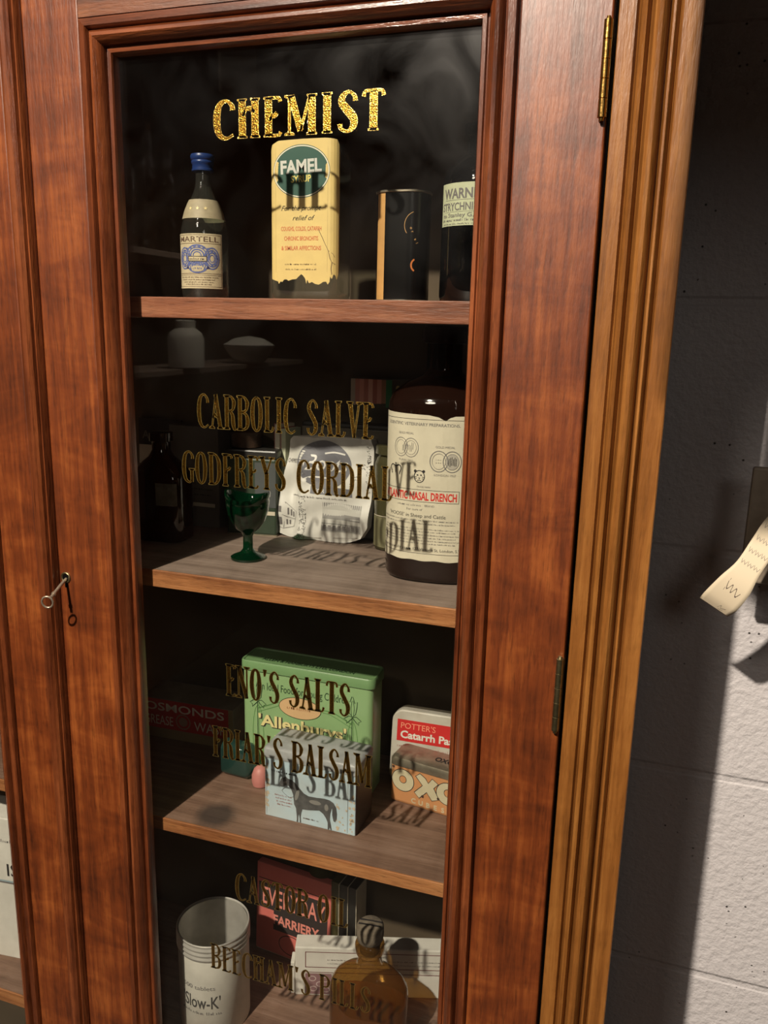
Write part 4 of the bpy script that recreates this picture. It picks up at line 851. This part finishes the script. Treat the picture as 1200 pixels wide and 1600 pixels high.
# pastilles tin
t = thing('pastilles_tin', 'flat white pastilles tin with red band leaning upright behind the orange cube tin', 'tin', (0.2290, 0.158, Z), 0, rot=(R(-7), 0, R(2)))
WT = mat('worn_white_tin', (196, 192, 180), .45, var=.35, vscale=60, col2=(150, 132, 112))
def plate(w1, h1, r1, y0, y1, m_, b_):
    sec = lambda y: [(q[0], y, q[1] + h1 / 2) for q in rr(w1, h1, r1, 0, 8)]
    b_.loft([sec(y0), sec(y1)], m_)
b_ = MB(); plate(.0900, .0780, .012, -.006, .010, TINM, b_); b_.build('tin_body', t, bevel=.001, smooth=True)
b_ = MB(); plate(.0915, .0790, .0125, -.010, .001, WT, b_); b_.build('lid', t, bevel=.0014, smooth=True)
p = Pr(lambda x, z, h: (x, -.0101 - h, z)); RT = mat('bright_red_print', (196, 40, 40), .5)
p.rect(-.0400, .0400, .0465, .0690, RT, 1); p.text("POTTER'S", -.0362, .0600, .0062, mat('salmon_ink', (236, 150, 120), .6), 2, 'L', width=.0360); p.text('Catarrh Pastilles', -.0362, .0500, .0078, WHITE, 2, 'L', width=.0860 * .88, bold=.03)
p.squiggle(-.0390, .030, .0400, .0030, mat('faint_pink_ink', (176, 140, 132), .7), 2, 27); p.build('printed_face', t)
# oxo tin
t = thing('cube_tin', 'orange stock cube tin with white outlined letters and metal lid at right', 'tin', (0.2440, 0.1265, Z), R(-9))
OR = mat('orange_tin', (204, 146, 98), .45, var=.25, vscale=40, col2=(176, 116, 72))
b_ = MB(); b_.box(-.0480, .0480, -.0150, .0150, 0, .0430, OR); b_.build('tin_body', t, bevel=.003)
b_ = MB(); b_.loft([rr(.0975, .0318, .005, .0400), rr(.0975, .0318, .005, .0455), rr(.0950, .0295, .006, .0482), rr(.0850, .020, .005, .0490)], TINM); lid = b_.build('lid', t, smooth=True)
pl = Pr(lambda x, z, h: (x, z - .006, .0491 + h)); pl.text('OXO CUBES', .016, .002, .0075, INK, 2, width=.046, bold=.03); pl.build('lid_lettering', lid)
p = Pr(lambda x, z, h: (x, -.0151 - h, z)); OC = mat('oxo_cream', (206, 196, 164), .5, var=.15, vscale=60)
def olet(cx_, cz_):
    p.ell(cx_, cz_, .0122, .0120, INK, 1, 40); p.ell(cx_, cz_, .0115, .0113, OC, 2, 40); p.ell(cx_, cz_ + .001, .0040, .0042, INK, 3, 28); p.ell(cx_, cz_ + .001, .0034, .0036, OR, 4, 28)
olet(-.0345, .0255); olet(.0110 + .002, .0245)
X_ = [(-.0145, .0350), (-.0085, .0315), (-.0055, .0270), (-.0015, .0330), (.0050, .0290), (.0005, .0235), (.0065, .0130), (-.0010, .0095), (-.0068, .0170), (-.0145, .0085), (-.0200, .0135), (-.0115, .0230), (-.0190, .0310)]
X_ = [(a - .002, b2 + .003) for a, b2 in X_]
p.poly(X_, OC, 2); p.line(X_, .0008, INK, 3, True)
for k, c in enumerate('CUBES'): p.text(c, -.0225 + k * .0078, .0045 - .0002 * k, .0052, OC, 2, bold=.03)
for (a, b2) in ((-.0130, .0145), (.0015 + .002, .0170), (-.045, .038)): p.ell(a, b2, .0014, .0014, mat('rust', (70, 50, 40), .8), 5, 12)
p.build('printed_face', t)
# small teal bottle lying in front of green tin, with pink ball
t = thing('teal_bottle', 'small teal glass bottle lying at left foot of the green food tin', 'bottle', (0.0340, 0.108, Z), R(-4))
MB().loft([[(x, q[0] * 1.0, q[1] + .0190) for q in rr(w1, h1, .007, 0)] for x, w1, h1 in ((-.018, .016, .030), (-.0165, .019, .036), (.012, .019, .036), (.016, .016, .030), (.018, .010, .018), (.021, .009, .016))], TEALG).build('bottle_glass', t, smooth=True)
t = thing('rubber_teat', 'small pink rubber teat beside the worn blue horse tin', 'teat', (0.0625, 0.0985, Z), 0)
MB().lathe([(.0060, 0), (.0080, .001), (.0090, .006), (.0088, .012), (.0066, .018), (.0035, .0210), (.0, .0215)], mat('pink_rubber', (196, 128, 120), .5, var=.2, vscale=90), 28, cap1=False).build('teat_body', t, smooth=True)
# ------------------------------------------------------------------ bottom shelf
Z = SZ[3]
t = thing('tablet_canister', 'open silver-grey tablet canister with ribbed rim at bottom left', 'canister', (0.0205, 0.070, Z), R(14))
CAN = mat('canister_white', (226, 222, 210), .45, var=.3, vscale=40, bump=.2, bscale=40); ALU = mat('aluminium', (216, 212, 204), .4, .5, var=.3, vscale=60)
hC = .1105; rC = .0365
prof_ = [(rC - .001, 0), (rC, .001), (rC, hC - .020)]
b_ = MB(); b_.lathe(prof_, CAN, 64, cap1=False)
rim = [(rC, hC - .020)]
for k in range(3): z0 = hC - .0185 + k * .0052; rim += [(rC + .0002, z0), (rC + .0014, z0 + .0013), (rC + .0014, z0 + .0024), (rC + .0002, z0 + .0037)]
rim += [(rC + .0002, hC - .0022), (rC + .0010, hC - .001), (rC + .0004, hC), (rC - .0010, hC - .0008)]
inn = [(rC - .0012, hC - .002), (rC - .0012, .004), (0.0, .0035)]
b_.build('canister_body', t, smooth=True)
MB().lathe(rim, ALU, 64, cap0=False, cap1=False).build('ribbed_rim', t, smooth=True)
MB().lathe(inn, ALU, 64, cap0=False, cap1=False).build('inner_wall', t, smooth=True)
p = Pr(secmap([(0.0367 * math.sin(2 * PI * i / 96), -0.0367 * math.cos(2 * PI * i / 96), 0) for i in range(96)]))
p.text('500 tablets', -.007, .0580, .0050, GREYINK, 1, width=.036); p.text("'Slow-K'", -.005, .0360, .0150, mat('dark_grey_ink', (72, 70, 68), .6), 1, width=.042, bold=.01, ); p.squiggle(-.028, .018, .0285, .0034, GREYINK, 1, 28)
p.build('printed_label', t)
# pink book
t = thing('farriery_book', 'pink book with dark lettered panel standing behind the open canister', 'book', (0.0630, 0.166, Z), R(-6), rot=(R(-3), 0, R(-6)))
PK = mat('pink_cover', (216, 118, 108), .6, var=.25, vscale=40, col2=(180, 88, 80)); DK = mat('dark_panel', (52, 44, 42), .6)
MB().box(-.0435, .0535, -.0050, .0050, 0.001, .1120, PK).build('cover', t, bevel=.0008)
MB().box(-.0425, .0530, -.0040, .0040, 0.0, .1110, PAPER).build('page_block', t)
p = Pr(lambda x, z, h: (x, -.0051 - h, z))
p.rect(-.0405, .0500, .0560, .0880, DK, 1); p.rect(-.0405, .0500, .0925, .0935, DK, 1)
p.text('EVERYDAY', .0060, .0620, .0220, mat('pink_letter', (226, 140, 126), .6), 2, width=.082, bold=.01); 
p.rect(-.0200, .0500, .0320, .0560, DK, 1); p.text('FARRIERY', .0100, .0400, .0120, mat('pink_letter', (226, 140, 126), .6), 2, width=.060, bold=.03)
p.text('WE', .020, .016, .008, DK, 1, width=.012); p.squiggle(.005, .035, .005, .004, DK, 1, 26)
p.ring(.004, .018, .016, .012, .0010, DK, 1)
p.build('printed_cover', t)
# dark pamphlets
for k, (x, c) in enumerate(((0.1225, (70, 66, 40)), (0.1330, (30, 28, 26)), (0.1430, (26, 24, 22)))):
    lab = ['olive pamphlet standing next to the pink book', 'narrow black pamphlet with a pale edge, middle of three pamphlets beside the pink book', 'black pamphlet standing farthest right of the three beside the pink book'][k]
    t = thing('pamphlet', lab, 'pamphlet', (x, .172, Z), R(-8), group='pamphlets beside the pink book')
    MB().box(-.0046, .0044, -.012, .012, 0, .118 - .001 * k, mat('pamphlet_%d' % k, c, .35)).build('cover', t)
    MB().box(.0044, .0050, -.0118, .012, 0, .117 - .001 * k, PAPER).build('page_edge', t)
t = thing('round_tin_lid', 'olive green rounded tin top in shade above the pink book', 'tin', (0.0965, 0.1830, Z), 0)
MB().lathe([(.014, 0), (.0155, .001), (.0155, .120), (.0140, .128), (.009, .133), (0, .1345)], mat('olive_dome', (56, 60, 28), .5), 32, cap1=False).build('tin_body', t, smooth=True)
# white flat box with maroon rule and writing
t = thing('instrument_box', 'white flat box with maroon rules and small print behind the corked bottle', 'box', (0.0920, 0.1170, Z), R(17.7))
MB().box(0, .185, 0, .020, 0, .0610, WHITE).build('box_body', t, bevel=.0012)
MB().box(-.005, -.0005, .002, .018, 0, .0400, WHITE).build('end_flap', t, bevel=.001)
p = Pr(lambda x, z, h: (x, -.0001 - h, z)); MR = mat('maroon_rule', (120, 74, 72), .6)
p.frame(.0110, .180, .0360, .0560, .0009, MR, 1); p.line([(.0110, .0300), (.180, .0300)], .0009, MR, 1)
p.rect(.0110, .0400, .0020, .0285, mat('mauve_panel', (140, 106, 108), .6), 1); 
for k, (a, b2) in enumerate(((.019, .022), (.027, .015), (.020, .009), (.033, .021), (.034, .008))): p.ring(a, b2, .0036, .0030, .0010, mat('mauve_light', (196, 176, 172), .6), 2, 20)
p.squiggle(.070, .100, .0505, .0020, GREYINK, 2, 89); p.squiggle(.035, .170, .0455, .0016, GREYINK, 2, 90); p.squiggle(.035, .170, .0410, .0014, GREYINK, 2, 91)
p.build('printed_face', t)
# corked bottle
t = thing('corked_bottle', 'round shouldered honey-coloured bottle with cork at the bottom front', 'bottle', (0.1880, 0.085, Z), R(6))
MB().loft([el(.070, .034, 0, e=2.6), el(.078, .040, .003, e=2.6), el(.0800, .042, .008, e=2.6), el(.0800, .042, .066, e=2.6), el(.077, .040, .075, e=2.4), el(.066, .036, .084, e=2.3), el(.048, .031, .0905, e=2.1), el(.0300, .0260, .0945, e=2), el(.0245, .0245, .098, e=2), el(.0235, .0235, .108, e=2), el(.0265, .0265, .110, e=2), el(.0295, .0295, .1135, e=2), el(.0300, .0300, .1190, e=2), el(.0270, .0270, .1240, e=2), el(.0235, .0235, .1250, e=2)], HONEY).build('bottle_glass', t, smooth=True)
MB().loft([el(.074, .036, .003, e=2.6), el(.0765, .0385, .008, e=2.6), el(.0765, .0385, .056, e=2.6)], glass('honey_liquid', (.75, .52, .16), .1, .6, body=(190, 136, 40), body_amt=.3)).build('liquid', t, smooth=True)
CK = mat('old_cork', (128, 116, 100), .9, var=.6, vscale=160, bump=1, bscale=200)
b_ = MB(); b_.lathe([(.0100, .112), (.0108, .124), (.0128, .126), (.0138, .132), (.0134, .141), (.0110, .1435), (.0, .144)], CK, 28, cap1=False)
b_.build('cork', t, smooth=True)
b_ = MB(); 
for k in range(2): b_.box(-.011, .011, -.004 + k * .006, -.0028 + k * .006, .1425, .1446, INK)
b_.build('cork_slit', t)
# ------------------------------------------------------------------ left compartment: illustrated paper carton
t = thing('printed_carton', 'white printed carton seen through the left door at bottom left edge', 'carton', (-0.2450, 0.055, Z), R(6))
MB().box(-.040, .028, 0, .040, 0, .180, WHITE).build('carton_body', t, bevel=.001)
p = Pr(lambda x, z, h: (x, -.0001 - h, z)); p.text('IS', .0265, .108, .016, INK, 1, 'R', bold=.01); p.rect(-.039, .027, .098, .100, GREYINK, 1); p.squiggle(-.02, .026, .150, .004, GREYINK, 1, 12); p.rect(-.039, .027, .1, .102, mat('pale_blue_print', (150, 170, 176), .6), 1)
p.build('printed_face', t)
# ------------------------------------------------------------------ at the right edge: hanging satchel plate and paper tag
t = thing('wall_bracket', 'dusty grey metal plate hanging on the block wall at right edge', 'bracket', (0.530, 0.150, -0.190), R(0))
GP = mat('dusty_plate', (150, 138, 122), .6, var=.6, vscale=40, bump=.6, bscale=60)
MB().box(-.041, .120, -.004, .004, -.015, .083, GP).build('plate', t, bevel=.002)
MB().box(-.030, .115, .004, .0635, .030, .050, mat('black_iron', (30, 26, 24), .5, bump=.5)).build('arm', t, bevel=.003)
b_ = MB(); b_.tube([(-.010, -.002, .010), (-.014, -.004, -.002), (-.012, -.004, -.012), (.006, -.002, -.012)], [.003, .005, .005, .005], mat('black_iron', (30, 26, 24), .5, bump=.5), 12); b_.build('hook', t, smooth=True)
t = thing('paper_tag', 'curled cream paper tag with pencil writing hanging in front of the grey plate', 'tag', (0.507, 0.100, -0.143))
cl = [(.012, .012, 0), (0, 0, 0), (-.010, -.017, -.003), (-.019, -.035, -.006), (-.027, -.050, -.006), (-.035, -.065, -.001), (-.0395, -.0735, .006)]
hw = [.010, .0105, .0095, .0095, .0125, .0135, .0125]
cs = spline([(a[0], a[1], a[2], w2) for a, w2 in zip(cl, hw)], n=6)
def tagf(u, v):  # u along 0..1, v across -1..1
    k = u * (len(cs) - 1); i = min(int(k), len(cs) - 2); fr = k - i
    c = [cs[i][j] * (1 - fr) + cs[i + 1][j] * fr for j in range(4)]
    dx = cs[i + 1][0] - cs[i][0]; dz = cs[i + 1][1] - cs[i][1]; l = math.hypot(dx, dz)
    nx_, nz_ = -dz / l, dx / l
    return (c[0] + nx_ * v * c[3], -.002 + c[2] + .003 * v * v * 0 - .002 * v, c[1] + nz_ * v * c[3])
b_ = MB(); nu, nv = 48, 8
TG = mat('tag_paper', (222, 208, 180), .7)
b_.add([tagf(i / nu, -1 + 2 * j / nv) for i in range(nu + 1) for j in range(nv + 1)], [(i * (nv + 1) + j, i * (nv + 1) + j + 1, (i + 1) * (nv + 1) + j + 1, (i + 1) * (nv + 1) + j) for i in range(nu) for j in range(nv)], TG)
b_.build('tag_sheet', t, smooth=True, solid=.0003)
p = Pr(lambda u, v, h: (lambda q: (q[0], q[1] - .0003 - h, q[2]))(tagf(min(max(u, 0), 1), v)))
for k in range(5): 
    u0 = .12 + .085 * k
    for j in range(6): p.line([(u0 + .012 * (j % 2), -.8 + j * .27), (u0 + .03, -.68 + j * .27), (u0 + .005, -.58 + j * .27)], .008, mat('pencil', (150, 140, 128), .7), 1)
p.line([(.66, -.45), (.72, -.25), (.67, -.1), (.73, .05), (.68, .2), (.74, .4), (.70, .55)], .010, mat('pen_ink', (90, 78, 74), .7), 1, smooth=True)
p.line([(.63, -.45), (.74, -.35)], .010, mat('pen_ink', (90, 78, 74), .7), 1); p.line([(.90, .55), (.93, .3), (.88, .2), (.94, .1)], .008, mat('pencil', (150, 140, 128), .7), 1); p.line([(.95, .5), (.96, .2)], .006, mat('pencil', (150, 140, 128), .7), 1)
p.build('handwriting', t)
# ------------------------------------------------------------------ out of frame: reflected shelf, plus unseen things added for shade and glints
t = thing('shade_board', 'unseen dark wooden sign board hanging on two chains in front of the block wall', 'blocker', (0.52, -0.35, 0.235))  # unseen board added to keep light off the upper wall
MB().box(-.231, .30, -.01, .01, 0, .62, INSIDE).build('board', t, bevel=.002)
for x in (-.18, .25): MB().tube([(x, 0, .61), (x, 0, 1.665)], .002, STEEL, 8).build('chain', t)
t = thing('wall_shelf', 'dusty wooden shelf on brackets behind the viewer at left', 'shelf', (-1.32, -2.25, -0.17))
MB().box(-.14, .14, -.75, .75, -.02, 0, TOPW).build('board', t, bevel=.002)
for y in (-.6, .6): MB().box(-.13, -.11, y - .01, y + .01, -.20, -.02, BLACK).build('bracket', t)
MB().box(-.15, -.14, -.75, .75, -1.33, .60, INSIDE).build('panel', t)
t = thing('stoneware_jar', 'cream stoneware jar on the dusty wall shelf', 'jar', (-1.20, -2.02, -0.17))
MB().lathe([(.055, 0), (.062, .004), (.064, .10), (.055, .125), (.035, .14), (.035, .165), (.03, .168)], WHITE, 40).build('jar_body', t, smooth=True)
t = thing('mixing_bowl', 'cream bowl heaped with cloth on the dusty wall shelf', 'bowl', (-1.20, -2.50, -0.17))
MB().lathe([(.04, 0), (.06, .004), (.095, .05), (.105, .075), (.10, .077), (.06, .10), (0, .11)], WHITE, 40, cap1=False).build('bowl_body', t, smooth=True)
rn = random.Random(2)
for k in range(9):
    t = thing('glass_phial', 'small clear glass phial in the row on the dusty wall shelf', 'phial', (-1.26 + rn.uniform(-.03, .05), -1.62 + k * .035, -0.17), group='phials on the wall shelf')
    MB().lathe([(.010, 0), (.012, .002), (.012, .07), (.006, .08), (.006, .095), (.009, .096), (.009, .104), (.004, .106)], CLEAR, 20).build('phial_glass', t, smooth=True)
t = thing('glint_shelf', 'unseen narrow upper shelf added behind the viewer for the glint decanters', 'shelf', (-1.33, -1.95, 0.22))
MB().box(-.12, .14, -.30, .30, -.02, 0, TOPW).build('board', t, bevel=.002)
MB().box(-.12, -.10, -.28, -.26, -.16, -.02, BLACK).build('bracket', t); MB().box(-.12, -.10, .26, .28, -.16, -.02, BLACK).build('bracket', t)
CUT = glass('cut_glass', (.82, .84, .82), .02, 2.0)
for k, (y, hh) in enumerate(((-1.80, .26), (-1.90, .40), (-2.02, .34))):  # unseen decanters added for sparkles reflected in the door glass
    t = thing('glint_decanter', ['short', 'tallest', 'middle-height'][k] + ' faceted decanter of three added for glints on the upper shelf', 'decanter', (-1.25, y, 0.22), group='cut glass decanters added for glints')
    secs = []; rn = random.Random(k)
    for j in range(15):
        u = j / 14; r_ = .036 * (1 if u < .55 else 1 - (u - .55) * 1.7); r_ = max(r_, .012)
        secs.append([((r_ + (.003 if (i + j) % 2 else -.002)) * math.cos(2 * PI * i / 16), (r_ + (.003 if (i + j) % 2 else -.002)) * math.sin(2 * PI * i / 16), hh * u) for i in range(16)])
    MB().loft(secs, CUT).build('decanter_glass', t)
t = thing('reflection_sheet', 'unseen cream notice pinned on a board at left behind the viewer', 'sheet', (-1.215, -2.48, 0.95))  # unseen sheet added to give a pale reflection in the door glass
MB().box(-.012, 0, -.14, .14, -.13, .13, PAPER).build('reflected_sheet', t)
MB().box(-.26, -.012, -.18, .18, -.17, .17, INSIDE).build('backing_case', t)
MB().box(-.255, -.24, -.02, .02, -.9, -.17, INSIDE).build('post', t)
bpy.context.view_layer.update()
